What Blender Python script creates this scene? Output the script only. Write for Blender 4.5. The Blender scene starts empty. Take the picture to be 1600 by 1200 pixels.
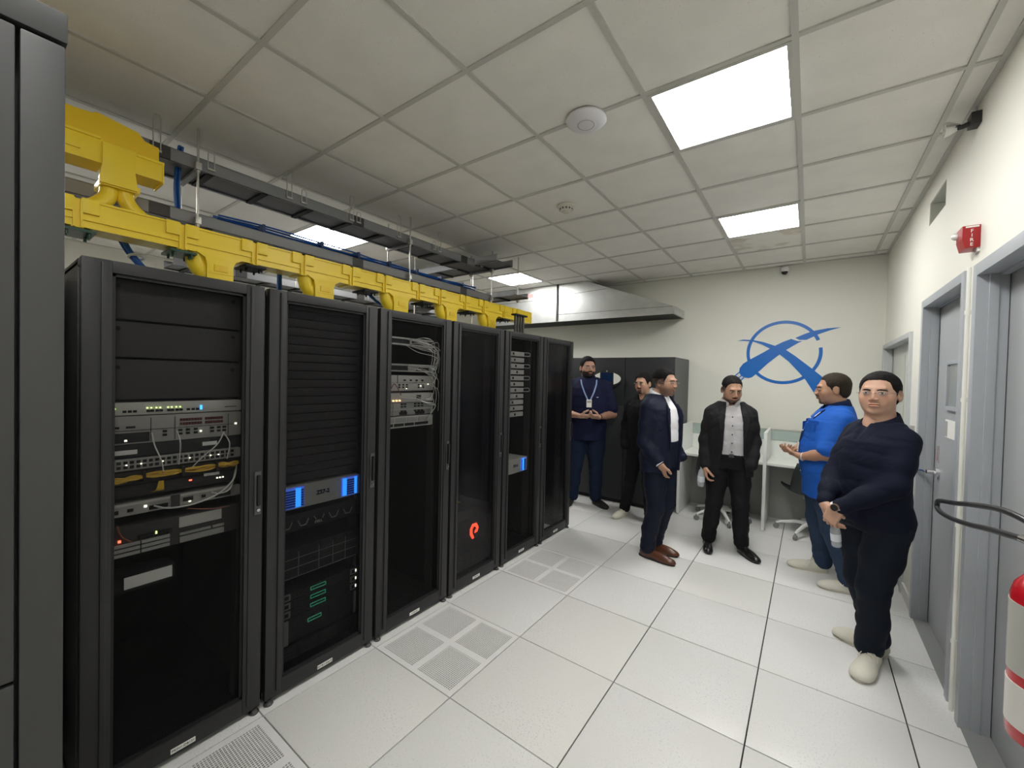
import bpy, bmesh, math, random
import numpy as np
from mathutils import Vector, Matrix
random.seed(7); R0 = random.Random(11)
C = bpy.context.scene.collection
PI = math.pi

# ---------------------------------------------------------------- camera, world, exposure
def rotframe(yaw, pitch, roll):
    f = np.array([math.sin(yaw)*math.cos(pitch), math.cos(yaw)*math.cos(pitch), math.sin(pitch)])
    r = np.array([math.cos(yaw), -math.sin(yaw), 0.0]); u = np.cross(r, f)
    r2 = math.cos(roll)*r + math.sin(roll)*u; u2 = -math.sin(roll)*r + math.cos(roll)*u
    return r2, u2, f
cam_r, cam_u, cam_f = rotframe(-0.6309, -0.0177, 0.0234)
cd = bpy.data.cameras.new('camera'); cam = bpy.data.objects.new('camera', cd); C.objects.link(cam)
cd.sensor_width = 36.0; cd.lens = 636.4*36.0/1600.0; cd.clip_start = 0.02; cd.clip_end = 60
M4 = Matrix.Identity(4)
for i in range(3):
    M4[i][0] = cam_r[i]; M4[i][1] = cam_u[i]; M4[i][2] = -cam_f[i]
M4[0][3], M4[1][3], M4[2][3] = 2.0173, -0.8512, 1.6127
cam.matrix_world = M4
S = bpy.context.scene; S.camera = cam
S.view_settings.view_transform = 'Standard'; S.view_settings.look = 'None'
S.view_settings.gamma = 1; S.view_settings.use_curve_mapping = False
S.view_settings.exposure = 0.0
w = bpy.data.worlds.new('world'); S.world = w; w.use_nodes = True
w.node_tree.nodes['Background'].inputs[0].default_value = (0.9, 0.95, 1, 1)
w.node_tree.nodes['Background'].inputs[1].default_value = 0.03
LAMP = 32.0

# ---------------------------------------------------------------- materials
def mat(name, col, rough=0.5, metal=0.0, emit=None, es=0.0, spec=0.5, noise=None, bump=None, alpha=None, trans=0.0, coat=0.0):
    m = bpy.data.materials.new(name); m.use_nodes = True
    nt = m.node_tree; b = nt.nodes['Principled BSDF']
    b.inputs['Base Color'].default_value = (*col, 1); b.inputs['Roughness'].default_value = rough
    b.inputs['Metallic'].default_value = metal; b.inputs['Specular IOR Level'].default_value = spec
    b.inputs['Transmission Weight'].default_value = trans; b.inputs['Coat Weight'].default_value = coat
    if emit: b.inputs['Emission Color'].default_value = (*emit, 1); b.inputs['Emission Strength'].default_value = es
    tc = nt.nodes.new('ShaderNodeTexCoord')
    if noise:  # (scale, amount, detail)
        n = nt.nodes.new('ShaderNodeTexNoise'); n.inputs['Scale'].default_value = noise[0]; n.inputs['Detail'].default_value = noise[2]
        nt.links.new(tc.outputs['Object'], n.inputs['Vector'])
        r = nt.nodes.new('ShaderNodeValToRGB'); r.color_ramp.elements[0].position = 0.3; r.color_ramp.elements[1].position = 0.7
        r.color_ramp.elements[0].color = (*[c*(1-noise[1]) for c in col], 1); r.color_ramp.elements[1].color = (*[min(1, c*(1+noise[1])) for c in col], 1)
        nt.links.new(n.outputs['Fac'], r.inputs['Fac']); nt.links.new(r.outputs['Color'], b.inputs['Base Color'])
    if bump:   # (scale, strength, distance)
        n = nt.nodes.new('ShaderNodeTexNoise'); n.inputs['Scale'].default_value = bump[0]; n.inputs['Detail'].default_value = 4
        nt.links.new(tc.outputs['Object'], n.inputs['Vector'])
        bp = nt.nodes.new('ShaderNodeBump'); bp.inputs['Strength'].default_value = bump[1]; bp.inputs['Distance'].default_value = bump[2]
        nt.links.new(n.outputs['Fac'], bp.inputs['Height']); nt.links.new(bp.outputs['Normal'], b.inputs['Normal'])
    return m
def speckle(name, col, dark, scale, lo, hi, rough, scale2=None, lo2=0, hi2=0, dark2=None):
    m = mat(name, col, rough); nt = m.node_tree; b = nt.nodes['Principled BSDF']
    geo = nt.nodes.new('ShaderNodeNewGeometry'); prev = None
    def layer(sc, l, h, dk, prevc):
        n = nt.nodes.new('ShaderNodeTexNoise'); n.inputs['Scale'].default_value = sc; n.inputs['Detail'].default_value = 2
        nt.links.new(geo.outputs['Position'], n.inputs['Vector'])
        r = nt.nodes.new('ShaderNodeValToRGB'); r.color_ramp.elements[0].position = l; r.color_ramp.elements[1].position = h
        r.color_ramp.elements[0].color = (0, 0, 0, 1); r.color_ramp.elements[1].color = (1, 1, 1, 1)
        nt.links.new(n.outputs['Fac'], r.inputs['Fac'])
        mx = nt.nodes.new('ShaderNodeMix'); mx.data_type = 'RGBA'
        nt.links.new(r.outputs['Color'], mx.inputs['Factor']); mx.inputs['A'].default_value = (*dk, 1)
        if prevc is None: mx.inputs['B'].default_value = (*col, 1)
        else: nt.links.new(prevc, mx.inputs['B'])
        return mx.outputs['Result']
    out = layer(scale, lo, hi, dark, None)
    if scale2: out = layer(scale2, lo2, hi2, dark2, out)
    nt.links.new(out, b.inputs['Base Color']); return m
def mesh_panel(name, col, pass_, rough=0.5, spec=.08):
    m = mat(name, col, rough, 0.0, spec=spec); nt = m.node_tree; b = nt.nodes['Principled BSDF']; o = nt.nodes['Material Output']
    t = nt.nodes.new('ShaderNodeBsdfTransparent'); mx = nt.nodes.new('ShaderNodeMixShader'); mx.inputs[0].default_value = pass_
    nt.links.new(b.outputs[0], mx.inputs[1]); nt.links.new(t.outputs[0], mx.inputs[2]); nt.links.new(mx.outputs[0], o.inputs[0]); return m
def glass(name, tint, pass_=0.8, rough=0.05):
    m = mat(name, tint, rough, 0.0); nt = m.node_tree; b = nt.nodes['Principled BSDF']; o = nt.nodes['Material Output']
    t = nt.nodes.new('ShaderNodeBsdfTransparent'); t.inputs[0].default_value = (*tint, 1)
    mx = nt.nodes.new('ShaderNodeMixShader'); mx.inputs[0].default_value = pass_
    nt.links.new(b.outputs[0], mx.inputs[1]); nt.links.new(t.outputs[0], mx.inputs[2]); nt.links.new(mx.outputs[0], o.inputs[0]); return m
K = dict(
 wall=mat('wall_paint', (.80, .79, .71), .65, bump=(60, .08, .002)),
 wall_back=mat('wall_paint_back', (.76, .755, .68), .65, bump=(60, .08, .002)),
 ceil=speckle('ceiling_tile_white', (.84, .82, .77), (.42, .40, .36), 240, .25, .33, .9, 5, .25, .6, (.79, .775, .725)),
 ceil_stain=speckle('ceiling_tile_stained', (.82, .80, .74), (.66, .61, .52), 4, .42, .50, .9),
 grid=mat('ceiling_grid_white', (.55, .54, .50), .5),
 floor=speckle('floor_laminate', (.80, .80, .79), (.55, .55, .53), 130, .30, .42, .28, 2.2, .3, .7, (.765, .76, .74)),
 floorw=speckle('floor_laminate_warm', (.79, .785, .76), (.53, .52, .49), 130, .30, .42, .28, 2.2, .3, .7, (.765, .76, .725)),
 joint=mat('floor_joint_black', (.03, .03, .03), .8),
 grate=mat('grate_white', (.82, .81, .80), .4),
 hole=mat('plenum_dark', (.02, .02, .02), .9),
 lamp=mat('lamp_diffuser', (1, 1, 1), .5, emit=(1.0, .99, .965), es=LAMP),
 rack=mat('rack_black', (.023, .023, .024), .45, .1, spec=.45, bump=(500, .1, .0005)),
 rackin=mat('rack_inside_black', (.007, .007, .008), .7),
 racktop=mat('rack_top_grey', (.05, .05, .052), .5, .3),
 mesh=mesh_panel('door_mesh', (.010, .010, .010), .73),
 mesh2=mesh_panel('door_mesh_dense', (.009, .009, .010), .60),
 smoke=mesh_panel('door_smoked', (.008, .008, .010), .66, .12, .35),
 cab=mat('cabinet_dark_grey', (.044, .045, .046), .42, .1, bump=(300, .15, .0006)),
 cab2=mat('cooler_dark_grey', (.024, .026, .029), .5, .1),
 cabside=mat('cooler_side_grey', (.085, .088, .09), .5, .1),
 silver=mat('device_silver', (.62, .61, .57), .4, .3),
 silver2=mat('device_grey', (.42, .42, .40), .45, .3),
 white=mat('device_white', (.8, .8, .78), .5),
 dark=mat('device_black', (.022, .022, .024), .5),
 darkg=mat('device_charcoal', (.050, .047, .047), .5),
 port=mat('port_black', (.008, .008, .008), .6),
 portr=mat('port_maroon', (.10, .02, .015), .5),
 edge=mat('bezel_edge_grey', (.34, .34, .34), .4, .1),
 handle=mat('handle_grey', (.10, .10, .105), .35, .4),
 chrome=mat('polished_chrome', (.75, .75, .75), .18, 1.0),
 zinc=mat('zinc_rod', (.62, .61, .57), .35, .9),
 yellow=mat('raceway_yellow', (.95, .70, .035), .38, bump=(8, .05, .004)),
 yellowd=mat('raceway_yellow_deep', (.88, .58, .015), .42),
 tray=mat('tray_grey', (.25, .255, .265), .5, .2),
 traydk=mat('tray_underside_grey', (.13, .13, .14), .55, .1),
 blue=mat('cable_blue', (.01, .09, .36), .5),
 bluedk=mat('cable_blue_dark', (.008, .04, .16), .5),
 green=mat('ground_bar_green', (.01, .06, .035), .4),
 ycable=mat('fibre_yellow', (.80, .52, .06), .5),
 wcable=mat('cable_white', (.72, .72, .68), .5),
 rcable=mat('cable_red_brown', (.30, .09, .05), .5),
 label=mat('label_white', (.85, .85, .80), .5),
 ink=mat('ink_black', (.02, .02, .02), .6),
 inkred=mat('ink_red', (.45, .03, .03), .6),
 inkwhite=mat('ink_white', (.85, .83, .8), .6),
 ledg=mat('led_green', (.4, .8, .2), .5, emit=(.75, 1, .35), es=3),
 ledw=mat('led_white', (.9, .9, .8), .5, emit=(1, .95, .7), es=4),
 ledb=mat('led_blue', (.05, .3, .9), .5, emit=(.05, .35, 1), es=4),
 ledr=mat('led_red', (.9, .1, .05), .5, emit=(1, .12, .06), es=5),
 ledo=mat('led_amber', (.9, .5, .1), .5, emit=(1, .6, .25), es=5),
 glowb=mat('blue_lit_drive_bay', (.25, .35, .8), .4, emit=(.06, .17, 1.0), es=.9, noise=None),
 glowbb=mat('bright_blue_light_bar', (.05, .3, .9), .4, emit=(.03, .32, 1.0), es=2.6),
 glowr=mat('red_lit_emblem', (.9, .05, .02), .4, emit=(1, .05, .02), es=5.0),
 glowg=mat('green_lit_outline', (.05, .4, .2), .4, emit=(.06, .5, .27), es=.55),
 duct=mat('galvanised_duct', (.56, .57, .56), .38, .75, noise=(9, .06, 5), bump=(3, .15, .01)),
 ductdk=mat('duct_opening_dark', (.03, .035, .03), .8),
 doorgrey=mat('door_grey', (.37, .385, .395), .45, bump=(90, .05, .001)),
 framegrey=mat('door_frame_grey', (.40, .425, .455), .4, bump=(80, .05, .001)),
 doorwhite=mat('door_off_white', (.62, .63, .57), .5),
 framewhite=mat('frame_light_grey', (.50, .52, .52), .45),
 trimw=mat('trim_white', (.82, .82, .77), .5),
 dglass=mat('wired_glass_grey', (.28, .30, .28), .15),
 desk=mat('desk_white', (.76, .78, .74), .4),
 deskedge=mat('desk_edge_white', (.80, .81, .78), .4),
 dividergl=glass('divider_glass', (.72, .82, .78), .55),
 modesty=mat('desk_modesty_grey', (.42, .42, .40), .5),
 shell=mat('chair_shell_dark', (.018, .026, .026), .45),
 chairw=mat('chair_base_white', (.78, .78, .76), .35),
 castor=mat('castor_grey', (.20, .20, .20), .4),
 red=mat('alarm_red', (.34, .010, .014), .35),
 exred=mat('extinguisher_red', (.52, .01, .02), .25, coat=.4),
 exlab=mat('extinguisher_label_grey', (.46, .46, .42), .5),
 exlab2=mat('extinguisher_label_white', (.72, .70, .66), .5),
 hose=mat('hose_black', (.02, .021, .023), .3),
 plastic=mat('plastic_white', (.74, .73, .76), .4),
 plasticw=mat('plastic_cream', (.66, .64, .56), .45),
 lens=mat('camera_dome_black', (.01, .01, .01), .08),
 clearp=mat('clear_lens_plastic', (.80, .80, .78), .12, .3),
 logo=mat('logo_blue', (.004, .135, .50), .35),
 glassc=glass('bottle_plastic', (.86, .9, .92), .6),
 bottlelab=mat('bottle_label', (.75, .77, .82), .5),
 sill=mat('threshold_grey', (.32, .33, .32), .5, .3),
)

# ---------------------------------------------------------------- mesh helpers
class MB:
    def __init__(s): s.v = []; s.f = []
    def box(s, x0, x1, y0, y1, z0, z1, rz=0, c=None):
        n = len(s.v)
        P = [(x, y, z) for x in (x0, x1) for y in (y0, y1) for z in (z0, z1)]
        if rz:
            cx, cy = c if c else ((x0+x1)/2, (y0+y1)/2)
            P = [(cx+(x-cx)*math.cos(rz)-(y-cy)*math.sin(rz), cy+(x-cx)*math.sin(rz)+(y-cy)*math.cos(rz), z) for x, y, z in P]
        s.v += P
        s.f += [tuple(n+i for i in q) for q in ((0, 1, 3, 2), (4, 6, 7, 5), (0, 4, 5, 1), (2, 3, 7, 6), (0, 2, 6, 4), (1, 5, 7, 3))]
        return s
    def prism(s, pts, axis, a, b):
        """pts 2-D outline in the two other axes (in x,y,z order), extruded along axis from a to b"""
        n = len(s.v); k = len(pts)
        for t in (a, b):
            for p in pts:
                q = list(p); q.insert(axis, t); s.v.append(tuple(q))
        s.f.append(tuple(range(n, n+k))); s.f.append(tuple(range(n+2*k-1, n+k-1, -1)))
        for i in range(k): s.f.append((n+i, n+k+i, n+k+(i+1) % k, n+(i+1) % k))
        return s
    def tube(s, pts, r, seg=8, closed=False, cap=True):
        pts = [Vector(p) for p in pts]; m = len(pts); n = len(s.v)
        rr = r if isinstance(r, (list, tuple)) else [r]*m
        prev = None
        for i, p in enumerate(pts):
            if closed: t = (pts[(i+1) % m]-pts[i-1]).normalized()
            else: t = (pts[min(i+1, m-1)]-pts[max(i-1, 0)]).normalized()
            if prev is None:
                a = Vector((0, 0, 1)) if abs(t.z) < .9 else Vector((1, 0, 0)); u = t.cross(a).normalized()
            else: u = (prev - t*prev.dot(t)).normalized()
            prev = u; v = t.cross(u)
            for j in range(seg):
                an = 2*PI*j/seg; s.v.append(tuple(p+(u*math.cos(an)+v*math.sin(an))*rr[i]))
        for i in range(m if closed else m-1):
            for j in range(seg):
                a = n+i*seg+j; b = n+i*seg+(j+1) % seg; c = n+((i+1) % m)*seg+(j+1) % seg; d = n+((i+1) % m)*seg+j
                s.f.append((a, b, c, d))
        if cap and not closed:
            s.f.append(tuple(n+j for j in range(seg))[::-1]); s.f.append(tuple(n+(m-1)*seg+j for j in range(seg)))
        return s
    def cyl(s, p, q, r, seg=12): return s.tube([p, q], r, seg)
    def lathe(s, prof, c, seg=24, axis=2):
        n = len(s.v)
        for r, z in prof:
            for j in range(seg):
                an = 2*PI*j/seg; a, b = r*math.cos(an), r*math.sin(an)
                s.v.append(tuple({2: (c[0]+a, c[1]+b, c[2]+z), 0: (c[0]+z, c[1]+a, c[2]+b), 1: (c[0]+a, c[1]+z, c[2]+b)}[axis]))
        for i in range(len(prof)-1):
            for j in range(seg):
                s.f.append((n+i*seg+j, n+i*seg+(j+1) % seg, n+(i+1)*seg+(j+1) % seg, n+(i+1)*seg+j))
        s.f.append(tuple(range(n, n+seg))[::-1]); s.f.append(tuple(range(n+(len(prof)-1)*seg, n+len(prof)*seg)))
        return s
    def build(s, name, m, parent=None, smooth=False, bevel=0.0, kind=None, label=None, off=None):
        me = bpy.data.meshes.new(name)
        vv = s.v if off is None else [(x-off[0], y-off[1], z-off[2]) for x, y, z in s.v]
        me.from_pydata(vv, [], s.f); me.update()
        bm = bmesh.new(); bm.from_mesh(me); bmesh.ops.recalc_face_normals(bm, faces=bm.faces)
        if bevel: bmesh.ops.bevel(bm, geom=list(bm.edges), offset=bevel, segments=2, affect='EDGES', profile=.7, clamp_overlap=True)
        bm.to_mesh(me); bm.free()
        if smooth: me.polygons.foreach_set('use_smooth', [True]*len(me.polygons))
        if smooth == 'auto' or (bevel and not smooth):
            me.polygons.foreach_set('use_smooth', [True]*len(me.polygons)); me.set_sharp_from_angle(angle=math.radians(40))
        me.materials.append(m)
        o = bpy.data.objects.new(name, me); C.objects.link(o)
        if parent: o.parent = parent
        if off is not None: o.location = off
        if kind: o['kind'] = kind
        if label: o['label'] = label
        return o
def tag(o, label=None, cat=None, group=None, kind=None):
    if label: o['label'] = label
    if cat: o['category'] = cat
    if group: o['group'] = group
    if kind: o['kind'] = kind
    return o
def thing(name, label, cat, loc=(0, 0, 0), rz=0, group=None):
    o = bpy.data.objects.new(name, None); C.objects.link(o); o.location = loc; o.rotation_euler = (0, 0, rz)
    o.empty_display_size = .05
    return tag(o, label, cat, group)
def bx(*a): return MB().box(*a)
def text(name, s, m, size, loc, rot, parent=None, depth=.0005, ax='CENTER', label=None, bold=0):
    cu = bpy.data.curves.new(name, 'FONT'); cu.body = s; cu.size = size; cu.extrude = depth; cu.align_x = ax; cu.align_y = 'CENTER'; cu.resolution_u = 2; cu.offset = bold
    t = bpy.data.objects.new('tmp', cu); C.objects.link(t)
    bpy.context.view_layer.update()
    me = bpy.data.meshes.new_from_object(t.evaluated_get(bpy.context.evaluated_depsgraph_get()))
    bpy.data.objects.remove(t); me.materials.clear(); me.materials.append(m)
    o = bpy.data.objects.new(name, me); C.objects.link(o); o.location = loc; o.rotation_euler = rot
    if parent: o.parent = parent
    if label: o['label'] = label
    return o
ROT_X = (PI/2, 0, PI/2)     # text facing +X
def inst(me, name, parent, loc, rot=(0, 0, 0)):
    o = bpy.data.objects.new(name, me); C.objects.link(o); o.parent = parent; o.location = loc; o.rotation_euler = rot; return o

# ================================================================ THE SETTING
XW = 2.65; YB = 4.97; H = 3.004; XL = -4.6; YF = -2.6; T = .61
floor = bx(XL, XW+.3, YF, YB, -.06, -.012).build('floor', K['joint']); tag(floor, kind='structure')
g = .0030
tile_me = {}
def tile_mesh(w, d, m, z0, z1, b):
    key = (round(w, 3), round(d, 3), m.name)
    if key not in tile_me:
        o = bx(-w/2, w/2, -d/2, d/2, z0, z1).build('tile', m, bevel=b); tile_me[key] = o.data; bpy.data.objects.remove(o)
    return tile_me[key]
# perforated tile mesh: frame + lattice over dark recess
def perforated():
    fr = MB(); h = T/2-g; a = .030; q = .026
    # solid frame and cross
    fr.box(-h, h, -h, -h+a, -.012, 0); fr.box(-h, h, h-a, h, -.012, 0); fr.box(-h, -h+a, -h+a, h-a, -.012, 0); fr.box(h-a, h, -h+a, h-a, -.012, 0)
    fr.box(-q/2*1.6, q/2*1.6, -h+a, h-a, -.012, 0); fr.box(-h+a, -q*.8, -q*.8, q*.8, -.012, 0); fr.box(q*.8, h-a, -q*.8, q*.8, -.012, 0)
    la = MB()
    for sx in (-1, 1):
        for sy in (-1, 1):
            x0, x1 = sorted((sx*q*.8, sx*(h-a))); y0, y1 = sorted((sy*q*.8, sy*(h-a)))
            N = 22; sxx = (x1-x0)/N; syy = (y1-y0)/N; bw = sxx*.36
            for i in range(N+1):
                la.box(x0+i*sxx-bw/2, x0+i*sxx+bw/2, y0, y1, -.004, -.0005)
                la.box(x0, x1, y0+i*syy-bw/2, y0+i*syy+bw/2, -.0042, -.0007)
    f = fr.build('p', K['grate']); l = la.build('p', K['grate'])
    r = f.data, l.data; bpy.data.objects.remove(f); bpy.data.objects.remove(l); return r
pf, pl = perforated()
for i in range(-7, 5):
    for j in range(-4, 9):
        x0, x1 = i*T, min((i+1)*T, XW); y0, y1 = j*T, min((j+1)*T, YB)
        if x0 < XL: x0 = XL
        if y0 < YF: y0 = YF
        if x1-x0 < .02 or y1-y0 < .02: continue
        if i == 0 and j in (-1, 1, 3):
            o = inst(pf, 'perforated_tile', floor, ((x0+x1)/2, (y0+y1)/2, 0)); l = inst(pl, 'grating', o, (0, 0, 0)); continue
        warm = (i, j) in ((1, 2), (0, 0), (1, 1), (2, 4))
        o = inst(tile_mesh(x1-x0-2*g, y1-y0-2*g, K['floorw' if warm else 'floor'], -.011, 0, .0015), 'floor_tile', floor, ((x0+x1)/2, (y0+y1)/2, R0.uniform(-.0006, .0006)))

ceiling = bx(XL, XW+.3, YF, YB+.1, H+.05, H+.1).build('ceiling', K['hole']); tag(ceiling, kind='structure')
ct = MB()
X0, Y0 = 1.9299, .5296
xs = [XL] + [X0-T*k for k in range(10, -2, -1) if X0-T*k > XL+.03] + [XW]
ys = [YF] + [Y0+T*k for k in range(-5, 8) if Y0+T*k > YF+.03] + [YB]
for x in xs[1:-1]: ct.box(x-.012, x+.012, YF, YB, H-.002, H+.02)
for y in ys[1:-1]: ct.box(XL, XW, y-.012, y+.012, H-.0015, H+.02)
for (a, b, c, d) in ((XL, XW, YF, YF+.022), (XL, XW, YB-.022, YB), (XL, XL+.022, YF, YB), (XW-.022, XW, YF, YB)): ct.box(a, b, c, d, H-.001, H+.02)
ct.build('ceiling_grid', K['grid'], ceiling)
lamps = [(1.6249, 1.4446), (1.6249, 3.2746), (-2.035, 1.4446), (-1.425, 3.8846), (1.6249, -.9954), (-2.035, -.9954)]
cme = {}
for a in range(len(xs)-1):
    for b in range(len(ys)-1):
        x0, x1, y0, y1 = xs[a], xs[a+1], ys[b], ys[b+1]; cx, cy = (x0+x1)/2, (y0+y1)/2
        if any(abs(cx-l[0]) < .1 and abs(cy-l[1]) < .1 for l in lamps): continue
        w_, d_ = x1-x0-.018, y1-y0-.018
        if w_ < .02 or d_ < .02: continue
        st = (abs(cx-1.6249) < .1 and abs(cy-3.8846) < .1)
        o = inst(tile_mesh(w_, d_, K['ceil_stain' if st else 'ceil'], 0.0, .018, .002), 'ceiling_tile', ceiling, (cx, cy, H+.006+R0.uniform(-.001, .001)))
        if st: o['label'] = 'water stained tile'
lab = ['bright square ceiling light nearest the camera, above the open floor', 'smaller looking square ceiling light nearer the logo wall', 'square ceiling light behind the long grey overhead tray',
       'square ceiling light beside the metal duct at the far end', 'square ceiling light above the camera position', 'square ceiling light over the aisle behind the racks']
for (x, y), lb in zip(lamps, lab):
    t = thing('ceiling_light', lb, 'light', (x, y, H), 0, 'square ceiling light panels')
    fr = MB(); h = .293
    fr.box(-h, h, -h, -h+.018, -.004, .015).box(-h, h, h-.018, h, -.004, .015).box(-h, -h+.018, -h+.018, h-.018, -.004, .015).box(h-.018, h, -h+.018, h-.018, -.004, .015)
    fr.build('frame', K['grid'], t)
    bx(-h+.018, h-.018, -h+.018, h-.018, .002, .010).build('diffuser', K['lamp'], t)

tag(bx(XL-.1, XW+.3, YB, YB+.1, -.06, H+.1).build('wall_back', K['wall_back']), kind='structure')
tag(bx(XL-.1, XL, YF, YB, -.06, H+.1).build('wall_left', K['wall']), kind='structure')
tag(bx(XL-.1, XW+.3, YF-.1, YF, -.06, H+.1).build('wall_front', K['wall']), kind='structure')
# right wall with three openings
D = [(3.50, 4.94, 2.035), (2.15, 3.12, 2.20), (1.02, 2.01, 2.19)]
wr = MB(); segs = [YF, 1.02, 2.01, 2.15, 3.12, 3.50, 4.94, YB]
for k in range(0, len(segs), 2): wr.box(XW, XW+.2, segs[k], segs[k+1], -.06, H+.1)
for y0, y1, h in D:
    if h == 2.20: wr.box(XW, XW+.2, y0, y1, h, 2.715).box(XW, XW+.2, y0, y1, 2.87, H+.1).box(XW, XW+.2, y0, 2.69, 2.715, 2.87).box(XW, XW+.2, 3.11, y1, 2.715, 2.87)
    else: wr.box(XW, XW+.2, y0, y1, h, H+.1)
wro = tag(wr.build('wall_right', K['wall']), kind='structure')
MB().box(XW+.004, XW+.2, 2.69, 3.11, 2.715, 2.719).box(XW+.004, XW+.2, 2.69, 3.11, 2.866, 2.87).box(XW+.004, XW+.2, 2.69, 2.694, 2.719, 2.866).box(XW+.004, XW+.2, 3.106, 3.11, 2.719, 2.866).box(XW+.19, XW+.2, 2.694, 3.106, 2.719, 2.866).build('opening_lining', K['doorwhite'], wro, label='grey lined slot in the wall')
tag(bx(XW+.2, XW+.25, YF, YB, -.06, H).build('wall_outer', K['wall']), kind='structure')
def door(n, y0, y1, h, mf, md, fw=.055, leaf=.10, split=False):
    """steel frame round an opening in the right wall, leaf set back"""
    d = MB(); 
    d.box(XW+leaf, XW+leaf+.045, y0+.02, y1-.02, .006, h-.02)
    o = d.build('door_%d' % n, md, bevel=.002); tag(o, kind='structure')
    f = MB()
    for a, b in ((y0-.0, y0+fw), (y1-fw, y1)):
        f.box(XW-.02, XW+.05, a, b, 0, h+.0)
        s_ = b if a == y0 else a
    f.box(XW-.0199, XW+.05, y0+fw, y1-fw, h-fw, h)
    q_ = fw*.6; f.box(XW+.02, XW+.05, y0+fw, y0+fw+.012, 0, h-fw).box(XW+.02, XW+.05, y1-fw-.012, y1-fw, 0, h-fw)
    k_ = fw+.008; f.box(XW+.05, XW+leaf-.003, y0, y0+k_, 0, h-k_); f.box(XW+.05, XW+leaf-.003, y1-k_, y1, 0, h-k_); f.box(XW+.05, XW+leaf-.003, y0+k_, y1-k_, h-k_, h)
    f.build('door_frame', mf, o, bevel=.0015)
    bx(XW-.01, XW+.19, y0+.02, y1-.02, -.008, .008).build('threshold', K['sill'], o)
    return o
d3 = door(3, *D[0], K['framewhite'], K['doorwhite'], .04, .06)
bx(XW+.058, XW+.061, 4.22, 4.225, .01, 1.9).build('leaf_gap', K['modesty'], d3)
d1 = door(1, *D[1], K['framegrey'], K['doorgrey'], .05, .065)
d2 = door(2, *D[2], K['framegrey'], K['doorgrey'], .055, .085)
# door_1: window, notice, lever, sticker
xl = XW+.065
wf = MB(); wf.box(xl-.014, xl, 2.44, 2.465, 1.47, 1.775).box(xl-.014, xl, 2.775, 2.80, 1.47, 1.775).box(xl-.014, xl, 2.465, 2.775, 1.75, 1.775).box(xl-.014, xl, 2.465, 2.775, 1.47, 1.495)
wfo = wf.build('window_frame', K['framegrey'], d1, bevel=.002)
bx(xl-.004, xl+.001, 2.46, 2.78, 1.49, 1.755).build('pane', K['dglass'], wfo)
bx(xl-.003, xl, 2.50, 2.82, 1.30, 1.41).build('notice', K['label'], d1)
bx(xl-.004, xl-.0005, 2.765, 2.815, 1.305, 1.40).build('notice_panel', K['silver2'], d1)
lv = MB(); hy = 2.945; lv.cyl((xl-.001, hy, 1.05), (xl-.018, hy, 1.05), .032, 20); lv.cyl((xl-.018, hy, 1.05), (xl-.055, hy, 1.05), .012, 12)
lv.tube([(xl-.055, hy, 1.05), (xl-.062, hy+.03, 1.05), (xl-.085, hy+.10, 1.048), (xl-.088, hy+.12, 1.047)], [.012, .011, .010, .009], 10)
lv.build('door_handle', K['chrome'], d1, smooth='auto')
bx(xl-.002, xl, 2.955, 3.01, 1.115, 1.225).build('sticker', K['silver2'], d1)
for k_, ch in enumerate('110'): text('sticker_number', ch, K['inkred'], .042, (xl-.0025, 2.982, 1.20-.031*k_), (PI/2, 0, -PI/2), d1)
hg = MB()
for z in (.3, 1.1, 1.9): hg.cyl((xl-.008, 1.965, z-.05), (xl-.008, 1.965, z+.05), .008, 8)
lv = MB(); lv.cyl((xl-.001, 1.12, 1.05), (xl-.018, 1.12, 1.05), .032, 20); lv.tube([(xl-.018, 1.12, 1.05), (xl-.06, 1.12, 1.05), (xl-.062, 1.24, 1.05)], .011, 10)
lv.build('door_handle', K['chrome'], d2, smooth='auto')
# vertical white conduit between the doors
cw = MB(); cw.cyl((XW-.018, 2.078, 0), (XW-.018, 2.078, 2.20), .0085, 10)
cdt = tag(cw.build('conduit_pipe', K['trimw'], smooth='auto'), 'thin white vertical conduit pipe between the two grey doors', 'pipe')
for z in (.35, .93, 1.55, 1.98): MB().cyl((XW-.018, 2.078, z-.010), (XW-.018, 2.078, z+.010), .0115, 10).build('coupling', K['trimw'], cdt, smooth='auto')
# base
tag(bx(XW-.012, XW, 3.13, 3.49, 0, .09).build('baseboard_right', K['trimw']), kind='structure')
tag(bx(2.45, XW, YB-.012, YB, 0, .09).build('baseboard_back', K['modesty']), kind='structure')

# ---------------------------------------------------------------- things on the right wall
t = thing('fire_alarm', 'red fire alarm strobe box on the white wall above the grey doors', 'alarm', (XW, 2.06, 2.325)); t.scale = (.82, .82, .82)
b = MB(); b.prism([(0, -.055), (-.062, -.055), (-.075, .0), (-.075, .075), (0, .075)], 1, -.062, .062); al = b.build('housing', K['red'], t, bevel=.004)
for k, ch in enumerate('FIRE'): text('letter', ch, K['inkwhite'], .027, (-.036, -.063, .042-k*.026), (PI/2, 0, 0), al)
bx(-.062, -.008, -.0635, -.061, .062, .071).build('label_strip', K['label'], t)
MB().lathe([(.022, -.075), (.022, -.086), (.012, -.098), (.002, -.1)], (0, .045, .045), 12, 0).build('strobe_lens', K['clearp'], t, smooth='auto')
bx(-.012, 0, -.055, .0, -.078, -.055).build('back_plate', K['label'], t)
t = thing('emergency_light', 'emergency spotlight with silver reflector head at top of right wall', 'light', (XW, 2.10, 2.915)); t.scale = (.72, .72, .72)
bx(-.05, 0, -.05, .05, -.03, .05).build('housing', K['dark'], t, bevel=.004)
MB().tube([(-.04, 0, .0), (-.08, .01, -.01), (-.10, .01, -.01)], .016, 10).build('arm', K['dark'], t, smooth='auto')
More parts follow.
